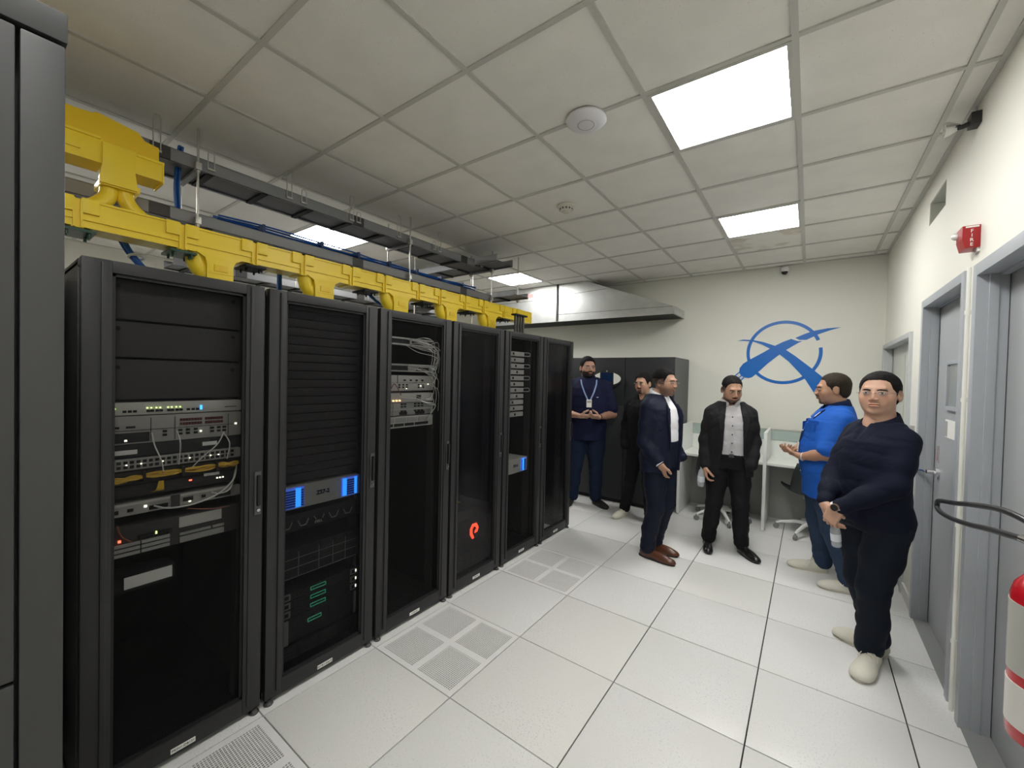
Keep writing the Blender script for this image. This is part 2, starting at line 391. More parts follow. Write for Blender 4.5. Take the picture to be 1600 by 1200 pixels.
MB().lathe([(.018, 0), (.045, -.05), (.052, -.075), (.044, -.077), (.02, -.06), (.004, -.055)], (-.09, .02, 0), 20, 0).build('reflector', K['chrome'], t, smooth='auto')
MB().tube([(-.02, 0, .05), (-.02, 0, .10)], .008, 8).build('cable', K['silver2'], t)
t = thing('card_reader', 'slim grey card reader on the white wall beside the far doorway', 'reader', (XW, 3.34, 1.235))
bx(-.022, 0, -.028, .028, -.085, .085).build('housing', K['silver2'], t, bevel=.004)
bx(-.024, -.021, -.016, .016, -.03, .06).build('face', K['darkg'], t)
# extinguisher with hose loop
t = thing('fire_extinguisher', 'red fire extinguisher with looping black hose at right edge of photo', 'extinguisher', (2.515, .70, .745))
MB().lathe([(.060, 0), (.076, .012), (.078, .03), (.078, .36), (.072, .385), (.052, .415), (.026, .43), (.022, .45)], (0, 0, 0), 40).build('cylinder', K['exred'], t, smooth='auto')
MB().lathe([(.0795, .175), (.0795, .345)], (0, 0, 0), 40).build('label_sheet', K['exlab'], t, smooth='auto')
MB().lathe([(.0795, .045), (.0795, .15)], (0, 0, 0), 40).build('label_band', K['exlab2'], t, smooth='auto')
MB().lathe([(.0, 0), (.024, 0), (.026, .05), (.014, .06), (.014, .09)], (0, 0, .445), 16).build('valve', K['chrome'], t, smooth='auto')
lvv = MB(); lvv.box(-.012, .012, -.03, .11, .53, .545).box(-.012, .012, -.03, .10, .505, .515); lvv.build('lever', K['dark'], t, bevel=.003)
hp = [(-.02, .0, .49), (-.05, .14, .57), (-.05, .34, .50), (-.05, .52, .455), (-.05, .675, .405), (-.05, .745, .40), (-.05, .775, .402), (-.05, .77, .41), (-.05, .665, .392)]
ring = [Vector((2.45, 1.505, 1.135)), Vector((2.45, 1.49, 1.152)), Vector((2.45, 1.40, 1.172)), Vector((2.45, 1.25, 1.20)), Vector((2.45, 1.07, 1.238)), Vector((2.46, .86, 1.275)), Vector((2.48, .72, 1.27)), Vector((2.50, .735, 1.22))]
low = [Vector((2.45, 1.497, 1.122)), Vector((2.45, 1.45, 1.118)), Vector((2.45, 1.36, 1.125)), Vector((2.45, 1.22, 1.145)), Vector((2.45, 1.07, 1.172)), Vector((2.45, .92, 1.203)), Vector((2.45, .69, 1.245))]
pts = [Vector(p)-Vector((2.515, .70, .745)) for p in (ring[::-1]+low)]
def smoothpath(pts, n=6):
    out = []; m = len(pts)
    for i in range(m-1):
        p0, p1, p2, p3 = pts[max(i-1, 0)], pts[i], pts[i+1], pts[min(i+2, m-1)]
        for k in range(n):
            u = k/n; out.append(.5*((2*p1)+(-p0+p2)*u+(2*p0-5*p1+4*p2-p3)*u*u+(-p0+3*p1-3*p2+p3)*u**3))
    return out+[pts[-1]]
sp = lambda pts, n=6: smoothpath([Vector(p) for p in pts], n)
MB().tube(sp(pts), .0085, 12).build('hose', K['hose'], t, smooth='auto')
MB().cyl(pts[-1], pts[-1]+Vector((0, -.05, .007)), .011, 12).build('hose_end', K['chrome'], t, smooth='auto')
bx(.075, .155, -.02, .02, .12, .33).build('wall_bracket', K['dark'], t)

# ---------------------------------------------------------------- things on the ceiling
t = thing('access_point', 'round white wireless access point on the ceiling near the big light', 'device', (1.01, 1.145, H))
MB().lathe([(.095, .004), (.105, -.004), (.108, -.014), (.095, -.026), (.06, -.034), (.045, -.0345), (.043, -.036), (.012, -.037)], (0, 0, 0), 48).build('body', K['plastic'], t, smooth='auto')
MB().lathe([(.0435, -.0335), (.046, -.036), (.0435, -.0372), (.041, -.036)], (0, 0, 0), 40).build('status_ring', K['silver2'], t, smooth='auto')
t = thing('smoke_detector', 'cream smoke detector dome on a ceiling tile', 'detector', (.385, 2.07, H))
MB().lathe([(.07, .004), (.072, -.012), (.064, -.018), (.056, -.02), (.05, -.04), (.03, -.044), (.026, -.055), (.008, -.058)], (0, 0, 0), 32).build('body', K['plasticw'], t, smooth='auto')
sl = MB()
for k in range(12):
    an = k*PI/6; sl.box(.046, .0555, -.006, .006, -.036, -.024)
    sl.v[-8:] = [(x*math.cos(an)-y*math.sin(an), x*math.sin(an)+y*math.cos(an), z) for x, y, z in sl.v[-8:]]
sl.build('vent_slots', K['darkg'], t, kind='stuff')
t = thing('smoke_detector', 'white disc shaped detector on the ceiling over the rear aisle', 'detector', (-2.72, 1.42, H))
MB().lathe([(.10, .004), (.115, -.01), (.10, -.03), (.02, -.035)], (0, 0, 0), 28).build('body', K['plasticw'], t, smooth='auto')
t = thing('security_camera', 'small black dome security camera at top of logo wall', 'camera', (1.74, YB, 2.945))
MB().lathe([(.036, .035), (.04, .02), (.04, -.012), (.034, -.02)], (0, -.045, 0), 24).build('mount', K['plastic'], t, smooth='auto')
MB().lathe([(.033, -.018), (.03, -.036), (.018, -.05), (.003, -.054)], (0, -.045, 0), 24).build('dome', K['lens'], t, smooth='auto')

# ---------------------------------------------------------------- wall logo (flat vinyl)
t = thing('wall_logo', 'big blue vinyl logo of crossed swooshes in a ring on back wall', 'logo', (1.75, YB, 1.95))
def flat(pts, name, y=.004):
    m = MB(); n = len(pts); m.v = [(x-1.75, -y, z-1.95) for x, z in pts] + [(x-1.75, 0, z-1.95) for x, z in pts]
    m.f = [tuple(range(n)), tuple(range(2*n-1, n-1, -1))] + [(i, n+i, n+(i+1) % n, (i+1) % n) for i in range(n)]
    return m.build(name, K['logo'], t)
sw1a = [(2.285, 2.25), (2.16, 2.243), (2.036, 2.221), (1.95, 2.188), (1.865, 2.146), (1.905, 2.122), (1.972, 2.12), (2.016, 2.144), (2.088, 2.182), (2.19, 2.222)]
sw1b = [(1.825, 2.136), (1.74, 2.10), (1.67, 2.061), (1.54, 1.975), (1.408, 1.894), (1.34, 1.845), (1.302, 1.79), (1.297, 1.735), (1.320, 1.695), (1.355, 1.673), (1.40, 1.664), (1.44, 1.677), (1.49, 1.727), (1.603, 1.85), (1.721, 1.959), (1.791, 2.015), (1.90, 2.09), (1.935, 2.106), (1.895, 2.106)]
sw2 = [(1.268, 2.132), (1.331, 2.145), (1.435, 2.136), (1.546, 2.108), (1.662, 2.061), (1.775, 2.011), (1.871, 1.934), (2.026, 1.794), (2.139, 1.686), (2.215, 1.58), (2.24, 1.44), (2.18, 1.38), (2.095, 1.466), (2.049, 1.528), (1.978, 1.655), (1.923, 1.728), (1.811, 1.868), (1.713, 1.959), (1.622, 2.023), (1.53, 2.079), (1.444, 2.116), (1.35, 2.128)]
flat(sw1a, 'swoosh_tip'); flat(sw1b, 'swoosh_brush', .0045); flat(sw2, 'swoosh_leg', .005)
rg = MB(); cx, cz, rx, rz_, th = 1.749, 1.978, .378, .377, .035
def arc(a0, a1, n=40):
    k = len(rg.v)
    for i in range(n+1):
        a = math.radians(a0+(a1-a0)*i/n)
        for yy in (-.0035, 0):
            for q in (0, th): rg.v.append((cx+(rx-q)*math.cos(a)-1.75, yy, cz+(rz_-q)*math.sin(a)-1.95))
    for i in range(n):
        b = k+4*i; rg.f += [(b, b+4, b+5, b+1), (b+2, b+3, b+7, b+6), (b, b+2, b+6, b+4), (b+1, b+5, b+7, b+3)]
arc(22, 368, 90)
rg.build('ring', K['logo'], t)
wk = MB()
for a, b in (((1.30, 1.735), (1.245, 1.685)), ((1.325, 1.695), (1.275, 1.65)), ((1.35, 1.672), (1.31, 1.62))):
    dx, dz = b[0]-a[0], b[1]-a[1]; L = math.hypot(dx, dz); nx, nz = -dz/L*.006, dx/L*.006
    wk.prism([(a[0]-1.75+nx, a[1]-1.95+nz), (a[0]-1.75-nx, a[1]-1.95-nz), (b[0]-1.75-nx, b[1]-1.95-nz), (b[0]-1.75+nx, b[1]-1.95+nz)], 1, -.004, 0)
wk.build('bristles', K['logo'], t)
# ================================================================ EQUIPMENT RACKS
XR = -.04; ZR = 2.0
def rack(y0, label, door_mat, hinge='L', plate=None, handle=True, feet=True):
    """black rack 0.60 wide, 1.07 deep, front at x = 0 local, local y 0 .. 0.605"""
    W = .600
    t = thing('server_rack', label, 'rack', (XR, y0, 0), 0, 'row of black server racks')
    f = MB()
    for y in (.0, W-.02):
        f.box(-1.07, -.045, y, y+.02, .03, ZR-.012)
    f.build('side_panel', K['rack'], t, bevel=.003)
    bx(-1.07, -.03, 0, W, ZR-.03, ZR-.004).build('top_panel', K['racktop'], t, bevel=.003)
    bx(-1.07, -.03, 0, W, .03, .06).build('base', K['rack'], t)
    bx(-1.07, -1.05, .02, W-.02, .06, ZR-.03).build('rear_panel', K['rackin'], t)
    m = MB()
    for y in (.055, W-.075): m.box(-.16, -.10, y, y+.02, .06, ZR-.03)
    for y in (.022, W-.024): m.box(-.10, -.045, y, y+.002, .06, ZR-.03)
    m.build('mounting_rail', K['darkg'], t)
    d = MB(); zb, zt = .028, ZR+.002; s0, s1 = .083, .075
    # frame profile: outer flange, recessed inner lip
    d.box(-.045, 0, .004, s0, zb, zt).box(-.045, 0, W-.004-s1, W-.004, zb, zt)
    d.box(-.045, 0, s0, W-.004-s1, zt-.045, zt).box(-.045, 0, s0, W-.004-s1, zb, zb+.075)
    dr = d.build('door', K['rack'], t, bevel=.004)
    r = MB()
    r.box(-.008, .008, s0-.030, s0-.014, zb+.03, zt-.012).box(-.008, .006, W-s1+.012, W-s1+.024, zb+.03, zt-.012)
    r.build('door_ridge', K['rack'], dr, bevel=.003)
    bx(-.022, -.018, s0-.002, W-.002-s1, zb+.073, zt-.043).build('perforated_panel', door_mat, dr)
    l = MB(); l.box(-.024, -.010, s0, s0+.010, zb+.075, zt-.045).box(-.024, -.010, W-s1-.014, W-s1-.004, zb+.075, zt-.045).box(-.024, -.010, s0, W-s1-.004, zt-.056, zt-.045).box(-.024, -.010, s0, W-s1-.004, zb+.075, zb+.085)
    l.build('inner_lip', K['rackin'], dr)
    if handle:
        h = MB(); h.box(0, .006, W-.040, W-.012, .945, 1.145); ho = h.build('door_handle', K['handle'], dr, bevel=.002)
        g_ = MB(); g_.box(.006, .022, W-.033, W-.019, .99, 1.13).box(.004, .014, W-.031, W-.021, .985, 1.13); g_.build('grip', K['rackin'], ho, bevel=.004)
        MB().cyl((.005, W-.026, .968), (.016, W-.026, .968), .0075, 12).build('lock', K['chrome'], ho)
    if plate:
        bx(0, .0015, .262, .345, .040, .060).build('name_plate', K['label'], dr)
        text('plate_text', plate, K['ink'], .0135, (.0018, .3035, .050), ROT_X, dr)
    if feet:
        for y in (.025, W-.025):
            q = MB(); q.lathe([(.020, 0), (.022, .006), (.012, .014), (.010, .03), (.016, .03)], (-.012, y, 0), 12); q.build('foot', K['darkg'], t, smooth='auto')
        bx(-.9, -.05, .05, W-.05, 0, .03).build('plinth', K['rackin'], t)
    return t
RY = [-.595, .018, .632, 1.246, 1.862, 2.472]
names = ['nearest server rack with yellow fibre bundles behind its mesh door', 'second server rack with the big blue lit storage unit', 'third server rack with tangled white cables near the top',
         'fourth server rack with glowing red emblem low inside', 'fifth server rack with a stack of slim silver units', 'farthest server rack with an empty dark interior']
doors = [K['mesh'], K['mesh2'], K['mesh'], K['smoke'], K['mesh'], K['smoke']]
plates = ['PRIN1-DB101', 'FCTBY-DB101', 'FCBY-01', 'FCBY-02', 'FCBY-03', 'FCBY-04']
racks = [rack(y, n, dm, plate=p) for y, n, dm, p in zip(RY, names, doors, plates)]
bx(.0, .005, -.004, .002, .06, ZR-.01)
# ---- rack mounted devices. X of device front
XD = XR-.075
def dev(name, label, cat, y0, y1, z0, z1, depth, m, ears=True, x=XD, group=None):
    t = thing(name, label, cat, (x, y0, z0), 0, group)
    bx(-depth, 0, 0, y1-y0, 0, z1-z0).build('chassis', m, t, bevel=.0015)
    if ears:
        e = MB(); e.box(-.002, .002, -.014, .012, .002, z1-z0-.002).box(-.002, .002, y1-y0-.012, y1-y0+.014, .002, z1-z0-.002); e.build('mounting_ear', m, t)
    return t
def boxes(t, name, m, lst, kind=None, d=.003):
    q = MB()
    for y0, y1, z0, z1 in lst: q.box(-.001, d, y0, y1, z0, z1)
    return q.build(name, m, t, kind=kind)
# rack 1 ---------------------------------------------------------------
a, b = -.515, -.072
for z0, z1, lb in ((1.80, 1.955, 'top'), (1.655, 1.79, 'middle'), (1.49, 1.645, 'lower')):
    t = thing('blank_panel', lb+' dark blank panel at the top of the nearest rack', 'panel', (XD, a, z0), 0, 'blank panels in the nearest rack')
    bx(-.02, 0, 0, b-a, 0, z1-z0).build('plate', mat_ if False else K['darkg'], t, bevel=.002)
    MB().cyl((0, .03, (z1-z0)*.8), (.004, .03, (z1-z0)*.8), .008, 10).cyl((0, b-a-.03, (z1-z0)*.8), (.004, b-a-.03, (z1-z0)*.8), .008, 10).build('thumbscrew', K['rackin'], t)
t = dev('network_switch', 'slim silver switch with a row of lit green lights in the nearest rack', 'switch', a, b, 1.428, 1.478, .4, K['silver'])
boxes(t, 'status_lights', K['ledg'], [(y, y+.005, .024, .029) for y in (.02, .115, .127, .143, .155, .18, .192, .207, .22)], 'stuff', .0045)
boxes(t, 'ports', K['port'], [(y, y+.011, .010, .019) for y in (.045, .06, .075, .115, .127, .143, .155, .18, .192, .207, .22, .245, .262, .277)], 'stuff')
boxes(t, 'blue_indicator', K['ledb'], [(.292, .299, .012, .03)], None, .0045)
boxes(t, 'vent_slot', K['port'], [(.385, .43, .018, .021)])
t = dev('router', 'tall silver router with rows of small square ports in the nearest rack', 'router', a, b, 1.315, 1.424, .45, K['silver2'])
boxes(t, 'port_block', K['portr'], [(y, y+.0085, z, z+.011) for z in (.062, .079) for y in [.222+.0098*k for k in range(8)]+[.31+.0098*k for k in range(7)]], 'stuff')
boxes(t, 'ports', K['port'], [(y, y+.014, z, z+.009) for z in (.022, .037) for y in (.166, .217, .243, .27, .33, .355, .376)]+[(.01, .036, .062, .070), (.055, .082, .062, .070)], 'stuff')
boxes(t, 'line_card', K['dark'], [(0.0, .125, .006, .044)])
boxes(t, 'card_seam', K['port'], [(.128, .130, .004, .10), (.205, .2065, .004, .10), (.003, .44, .052, .0535), (.398, .3995, .004, .10)], 'stuff')
boxes(t, 'status_lights', K['ledw'], [(.05, .058, .012, .018), (.425, .432, .05, .057), (.292, .298, .028, .034)], 'stuff', .0045)
t = dev('cable_manager', 'black cable tray with two white labels under the silver router', 'panel', a, b, 1.262, 1.312, .12, K['dark'])
boxes(t, 'paper_label', K['label'], [(.02, .088, .013, .03)]); boxes(t, 'paper_label', K['label'], [(.302, .355, .018, .034)])
t = dev('patch_panel', 'silver fibre patch panel with yellow cable bundles hanging below', 'panel', a, b, 1.212, 1.258, .2, K['silver2'])
boxes(t, 'ports', K['port'], [(y, y+.012, z, z+.011) for z in (.008, .026) for y in [.01+.019*k for k in range(22)]], 'stuff')
boxes(t, 'status_lights', K['ledw'], [(y, y+.004, .020, .024) for y in (.055, .098, .165, .255, .33, .36)], 'stuff', .0045)
def bundle(t, y0, y1, z, m, n, r=.0022, sag=.0, spread=.012, x=.012, name='fibre_bundle'):
    q = MB()
    for k in range(n):
        o1, o2 = R0.uniform(-spread, spread), R0.uniform(-spread, spread); xx = x+R0.uniform(0, .02)
        q.tube(sp([(xx-.01, y0, z+o1*.5), (xx, y0+(y1-y0)*.3, z+o1), (xx, y0+(y1-y0)*.7, z-sag+o2), (xx-.01, y1, z+o2*.5)], 4), r, 5)
    return q.build(name, m, t, kind='stuff', smooth='auto')
t = thing('fibre_tray', 'row of yellow fibre cable bundles tied in the nearest rack', 'cables', (XD, a, 1.185))
bx(-.1, .004, 0, b-a, -.028, .022).build('tray', K['dark'], t)
for y0, y1, dz in ((.0, .10, -.004), (.112, .225, .0), (.235, .345, .002), (.352, .435, .004)): bundle(t, y0, y1, dz, K['ycable'], 16)
for y in (.106, .23, .349): bx(.004, .03, y-.004, y+.004, -.02, .02).build('tie', K['dark'], t)
cbl = MB()
for p in ([(.01, .13, .17), (.03, .135, .12), (.03, .155, .06), (.02, .165, .01)], [(.01, .21, .17), (.03, .217, .12), (.02, .215, .03)], [(.01, .38, .15), (.035, .345, .10), (.035, .29, .05), (.02, .26, .01)], [(.01, .375, .15), (.03, .395, .1), (.03, .385, .03)]):
    cbl.tube(sp(p, 5), .0025, 5)
cbl.build('fibre_cable', K['wcable'], t, kind='stuff', smooth='auto')
t = dev('network_switch', 'dark switch with tiny red and yellow lights below the fibre bundles', 'switch', a, b, 1.105, 1.152, .4, K['dark'])
boxes(t, 'ports', K['port'], [(y, y+.013, .008, .018) for y in (.26, .283, .305)], 'stuff'); boxes(t, 'red_light', K['ledr'], [(.255, .265, .03, .035)], None, .0045)
boxes(t, 'status_lights', K['ledw'], [(y, y+.005, .022, .027) for y in (.355, .366, .377)], 'stuff', .0045); boxes(t, 'paper_label', K['label'], [(.308, .365, .052-.012, .054)], None, .004)
q = MB()
for k in range(7): q.tube(sp([(.003, .13+.006*k, .01), (.03, .14+.004*k, .02), (.03, .15+.002*k, .055)], 4), .002, 5)
q.build('fibre_cable', K['ycable'], t, kind='stuff', smooth='auto')
t = dev('blade_server', 'long silver server in two halves with a white cable draped across', 'server', a, b, 1.035, 1.085, .5, K['silver2'])
boxes(t, 'top_edge', K['silver'], [(.0, .19, .040, .049), (.225, .40, .040, .049)], None, .006)
boxes(t, 'ports', K['port'], [(.0, .035, .012, .026), (.06, .078, .014, .026), (.125, .185, .008, .024), (.235, .27, .016, .032), (.30, .315, .018, .03), (.35, .41, .008, .028)], 'stuff', .004)
boxes(t, 'centre_latch', K['darkg'], [(.195, .222, .0, .05)], None, .012); boxes(t, 'status_lights', K['ledw'], [(.11, .118, .022, .03), (.255, .262, .010, .016)], 'stuff', .0045)
MB().tube(sp([(.005, .14, .022), (.03, .18, .008), (.035, .26, .006), (.035, .35, .03), (.03, .41, .08), (.0, .435, .14)], 6), .0035, 6).tube(sp([(.005, .335, .035), (.03, .36, .03), (.03, .40, .045), (.0, .43, .12)], 6), .003, 6).build('network_cable', K['wcable'], t, smooth='auto')
t = dev('disk_shelf', 'grey disk shelf with slotted vents and an amber light, lower nearest rack', 'server', a, b, .875, .995, .5, K['darkg'])
boxes(t, 'cover_plate', K['silver'], [(.222, .375, .068, .112)], None, .005)
boxes(t, 'drive_slot', K['silver2'], [(y, y+.088, z, z+.012) for z in (.004, .022, .040) for y in (.01, .103)]+[(.225, .335, .035, .045), (.342, .385, .035, .045), (.225, .385, .004, .028)], 'stuff', .006)
boxes(t, 'ports', K['port'], [(y, y+.010, z, z+.008) for z in (.056, .068) for y in [.09+.0125*k for k in range(9)]], 'stuff', .004)
boxes(t, 'red_light', K['ledr'], [(.034, .042, .062, .070)], None, .007); boxes(t, 'status_lights', K['ledg'], [(.145, .150, .066, .076)], 'stuff', .007)
MB().tube(sp([(.01, .03, .13), (.03, .04, .09), (.02, .07, .06)], 5), .003, 5).tube(sp([(.01, .25, .145), (.03, .32, .13), (.02, .40, .12)], 5), .0025, 5).build('power_cable', K['rcable'], t, smooth='auto')
bx(.001, .004, .052, .20, -.128, -.082).build('pale_plate', K['label'], t)
bx(-.1, .0, .0, .21, -.14, -.075).build('shelf_bracket', K['rackin'], t)
# rack 2 ---------------------------------------------------------------
a, b = .098, .545
t = thing('blank_panel', 'ribbed black blank panel column filling the upper half of the second rack', 'panel', (XD, a, 1.04), 0)
q = MB(); n = 21
for k in range(n): q.box(-.02, 0, 0, b-a, k*.0445+.0015, (k+1)*.0445-.0015)
q.v = [(x, y, z) for x, y, z in q.v]
for k in range(n): bx(-.02, 0, 0, b-a, k*.0445+.0020, (k+1)*.0445-.0020).build('blank_plate', K['darkg'], t, bevel=.004)
def storage(y0, y1, z0, z1, label, txt, both=True, grp='blue lit storage units'):
    t = dev('storage_array', label, 'server', y0, y1, z0, z1, .6, K['silver'], x=XD+.012, group=grp); h = z1-z0; w_ = y1-y0
    def bay(y, ww, bright):
        f = bx(.0, .006, y, y+ww, .008, h-.008).build('drive_bay', K['glowb'], t)
        q = MB(); nn = 7
        for k in range(nn): q.box(.006, .010, y+.006, y+ww-.004, .014+k*(h-.03)/nn, .014+(k+.65)*(h-.03)/nn)
        q.build('drive', K['blue'], f, kind='stuff')
        bx(.006, .012, y+ww*bright, y+ww*bright+ww*.22, .012, h-.012).build('light_bar', K['glowbb'], f)
    if both: bay(.006, w_*.27, .62)
    bay(w_*.76, w_*.225, .05 if both else .2)
    if both: bx(.006, .012, w_*.93, w_*.965, .012, h-.012).build('light_bar', K['glowbb'], t)
    text('storage_text', txt, mat('ink_navy', (.01, .015, .08), .5), .030, (.0015, w_*.52, h*.5), ROT_X, t, .001, bold=.0012)
    return t
storage(a+.002, b, .905, 1.025, 'silver storage unit with glowing blue drive bays at both ends', 'ZS7-2')
t = dev('server', 'black server with hexagonal grilles and maker lettering under the blue storage', 'server', a, b, .785, .875, .6, K['dark'])
q = MB()
def hexseg(y, w_, z, h): 
    for p, r_ in (((y, z+h), (y+w_*.25, z)), ((y+w_*.25, z), (y+w_*.75, z)), ((y+w_*.75, z), (y+w_, z+h))): q.cyl((.004, *p), (.004, *r_), .0032, 5)
for y in (.02, .105, .275, .36): hexseg(y, .056, .022, .030)
q.cyl((.004, .190, .054), (.004, .202, .036), .003, 5); q.cyl((.004, .246, .054), (.004, .238, .034), .003, 5)
q.build('hexagonal_grille', K['edge'], t, kind='stuff')
bx(0, .004, .0, b-a, .056, .059).build('top_ridge', K['darkg'], t)
text('server_text', 'DELL', K['silver'], .019, (.005, .215, .022), ROT_X, t, .001, bold=.0006)
t = dev('disk_shelf', 'black disk shelf with thin grey grid lines in the second rack', 'server', a, b, .545, .70, .6, K['dark'])
boxes(t, 'grid_line', K['edge'], [(0, b-a, z, z+.0022) for z in (.0, .05, .097)]+[(y, y+.0022, 0, .13) for y in (.11, .22, .30, .375)], 'stuff', .005)
boxes(t, 'drive', K['darkg'], [(y, y+.055, z, z+.018) for z in (.058, .08, .105, .128) for y in (.235, .31, .382)], 'stuff', .004)
for k, z in enumerate((.430, .385, .340)):
    t = dev('server', 'slim black server with a green lit outline, %s of three' % ('topmost', 'middle', 'lowest')[k], 'server', a, b, z, z+.042, .6, K['dark'], group='slim green lit servers')
    o = MB(); y0 = .178
    o.box(0, .004, y0, y0+.085, .010, .0125).box(0, .004, y0, y0+.085, .026, .0285).box(0, .004, y0, y0+.0025, .010, .0285).box(0, .004, y0+.0825, y0+.085, .010, .0285); o.build('green_outline', K['glowg'], t)
    h = MB()
    for yy in (.036, b-a-.036): h.box(0, .006, yy, yy+.036, .004, .038)
    h.build('ear_handle', K['edge'], t, bevel=.002)
    h = MB()
    for yy in (.042, b-a-.028): h.box(.005, .0075, yy, yy+.02, .012, .03)
    h.build('handle_opening', K['port'], t); boxes(t, 'status_lights', K['ledw'], [(b-a-.006, b-a, .016, .03)], None, .009)
t = dev('server', 'deep black server with grey side handles and one green outline', 'server', a, b, .205, .335, .6, K['dark'])
o = MB(); y0 = .165; o.box(0, .004, y0, y0+.075, .07, .0725).box(0, .004, y0, y0+.075, .086, .0885).box(0, .004, y0, y0+.0025, .07, .0885).box(0, .004, y0+.0725, y0+.075, .07, .0885); o.build('green_outline', K['glowg'], t)
h = MB(); h.box(0, .01, .036, .062, .0, .125).box(0, .01, b-a-.014, b-a, .0, .125); h.build('side_handle', K['edge'], t, bevel=.003)
t = dev('disk_shelf', 'dark disk shelf at the very bottom of the second rack', 'server', a, b, .115, .19, .6, K['dark'])
boxes(t, 'drive', K['darkg'], [(y, y+.09, z, z+.014) for z in (.008, .028, .048) for y in (.02, .13, .24)], 'stuff', .004)
# rack 3 ---------------------------------------------------------------
a, b = .712, 1.115; g3 = 'silver units in the third rack'
t = dev('cable_manager', 'white two rail cable manager at the top of the third rack', 'panel', a, b+.04, 1.80, 1.85, .1, K['dark'], group=g3)
boxes(t, 'rail', K['silver'], [(0, b-a, .040, .05), (0, b-a, .0, .01), (.2, .21, .0, .05)], None, .012)
t = dev('network_switch', 'silver switch with white patch cables near top of third rack', 'switch', a, b, 1.63, 1.68, .4, K['silver2'], group=g3)
boxes(t, 'port_block', K['port'], [(.06, .19, .008, .038), (.26, .37, .006, .03)], None, .004); boxes(t, 'edge', K['silver'], [(.19, b-a, .038, .05), (0, b-a, 0, .007)], None, .006)
t = dev('router', 'tall pale router full of small sockets in the third rack', 'router', a, b, 1.505, 1.605, .45, K['silver'], group=g3)
boxes(t, 'ports', K['port'], [(y, y+.016, .064, .074) for y in (.03, .16, .21, .26, .31)]+[(y, y+.012, z, z+.010) for z in (.018, .034) for y in (.05, .12, .15, .18, .28, .32)], 'stuff', .004)
boxes(t, 'seam', K['port'], [(0, b-a, .052, .0535), (.11, .1115, .05, .1)], None, .003); boxes(t, 'status_lights', K['ledw'], [(.18, .186, .012, .017), (.30, .307, .028, .034), (.365, .37, .04, .046)], 'stuff', .005)
t = dev('server', 'silver server with amber lights in the third rack', 'server', a, b, 1.43, 1.49, .45, K['silver'], group=g3)
boxes(t, 'amber_lights', K['ledo'], [(y, y+.01, .008, .016) for y in (.03, .075, .10, .125)], 'stuff', .006); boxes(t, 'socket', K['port'], [(.27, .305, .015, .045)], None, .005)
t = dev('server', 'grey server under the amber lit unit in the third rack', 'server', a, b, 1.345, 1.425, .45, K['silver2'], group=g3)
boxes(t, 'ports', K['port'], [(y, y+.018, z, z+.009) for z in (.022, .052, .068) for y in (.14, .165, .25, .28, .31)], 'stuff', .004); boxes(t, 'seam', K['silver'], [(0, b-a, .036, .04), (.08, .084, 0, .08)], None, .006)
boxes(t, 'fan_opening', K['port'], [(.13, .19, .004, .022), (.26, .34, .004, .022)], None, .005)
t = dev('disk_shelf', 'white fronted disk shelf with drive grilles, lowest in third rack', 'server', a, b, 1.265, 1.338, .5, K['silver'], group=g3)
boxes(t, 'drive_grille', K['silver2'], [(y, y+.085, .036, .066) for y in (.005, .1, .195, .29)], None, .004); boxes(t, 'vent_slot', K['port'], [(y, y+.075, .010, .028) for y in (.005, .09, .175, .26)]+[(.335, .375, .010, .028)], None, .004)
t = thing('cable_bundle', 'tangled white cables hanging at the right side of third rack', 'cables', (XD, 1.0, 1.6))
q = MB()
for k in range(22):
    ys_, zs_ = R0.uniform(-.12, .02), R0.choice([.05, .06, .2, .24, -.05, -.13]); e = R0.uniform(.08, .15)
    q.tube(sp([(.004, ys_, zs_), (.04+R0.uniform(0, .02), ys_+.06, zs_-R0.uniform(-.02, .04)), (.04, e, zs_-R0.uniform(.03, .1)+.02), (.03, e+R0.uniform(-.03, .02), zs_-R0.uniform(.1, .2))], 5), .0022, 5)
q.tube(sp([(.005, -.16, -.135), (.04, -.08, -.145), (.04, .05, -.15), (.03, .1, -.12)], 6), .0035, 6).tube(sp([(.01, .02, -.16), (.04, .06, -.19), (.04, .12, -.20), (.02, .09, -.26), (.01, .07, -.3)], 6), .0035, 6)
q.build('cables', K['wcable'], t, kind='stuff', smooth='auto')
MB().tube(sp([(.005, -.28, -.12), (.03, -.25, -.08), (.03, -.22, -.05), (.03, -.17, -.12)], 6), .003, 6).build('red_cable', K['rcable'], t, smooth='auto')
# rack 4 ---------------------------------------------------------------
a, b = 1.33, 1.765
t = dev('storage_array', 'dark storage box with glowing red emblem at bottom of fourth rack', 'server', a, b, .10, .57, .7, K['darkg'])
bez = bx(0, .02, .02, b-a-.02, .02, .39).build('bezel', K['dark'], t, bevel=.006)
em = MB(); o1 = [(.0, .062), (.050, .045), (.072, .0), (.052, -.040), (.028, -.040)]; 
P_ = [(-.028, -.082), (-.062, -.03), (-.062, .02), (-.03, .065), (.03, .062), (.062, .012), (.045, -.028), (.008, -.034)]
Q_ = [(-.002, -.078), (-.030, -.022), (-.030, .012), (-.014, .034), (.016, .032), (.032, .008), (.022, -.005), (.012, -.006)]
n = len(P_); cy_, cz_ = 1.575-a, .395-.10
em.v = [(.021, cy_+y*.8, cz_+z*.8) for y, z in P_]+[(.021, cy_+y*.8, cz_+z*.8) for y, z in Q_]+[(.026, cy_+y*.8, cz_+z*.8) for y, z in P_]+[(.026, cy_+y*.8, cz_+z*.8) for y, z in Q_]
for i in range(n-1): em.f += [(2*n+i, 2*n+i+1, 3*n+i+1, 3*n+i), (i, i+1, 2*n+i+1, 2*n+i), (n+i, n+i+1, 3*n+i+1, 3*n+i), (i, i+1, n+i+1, n+i)]
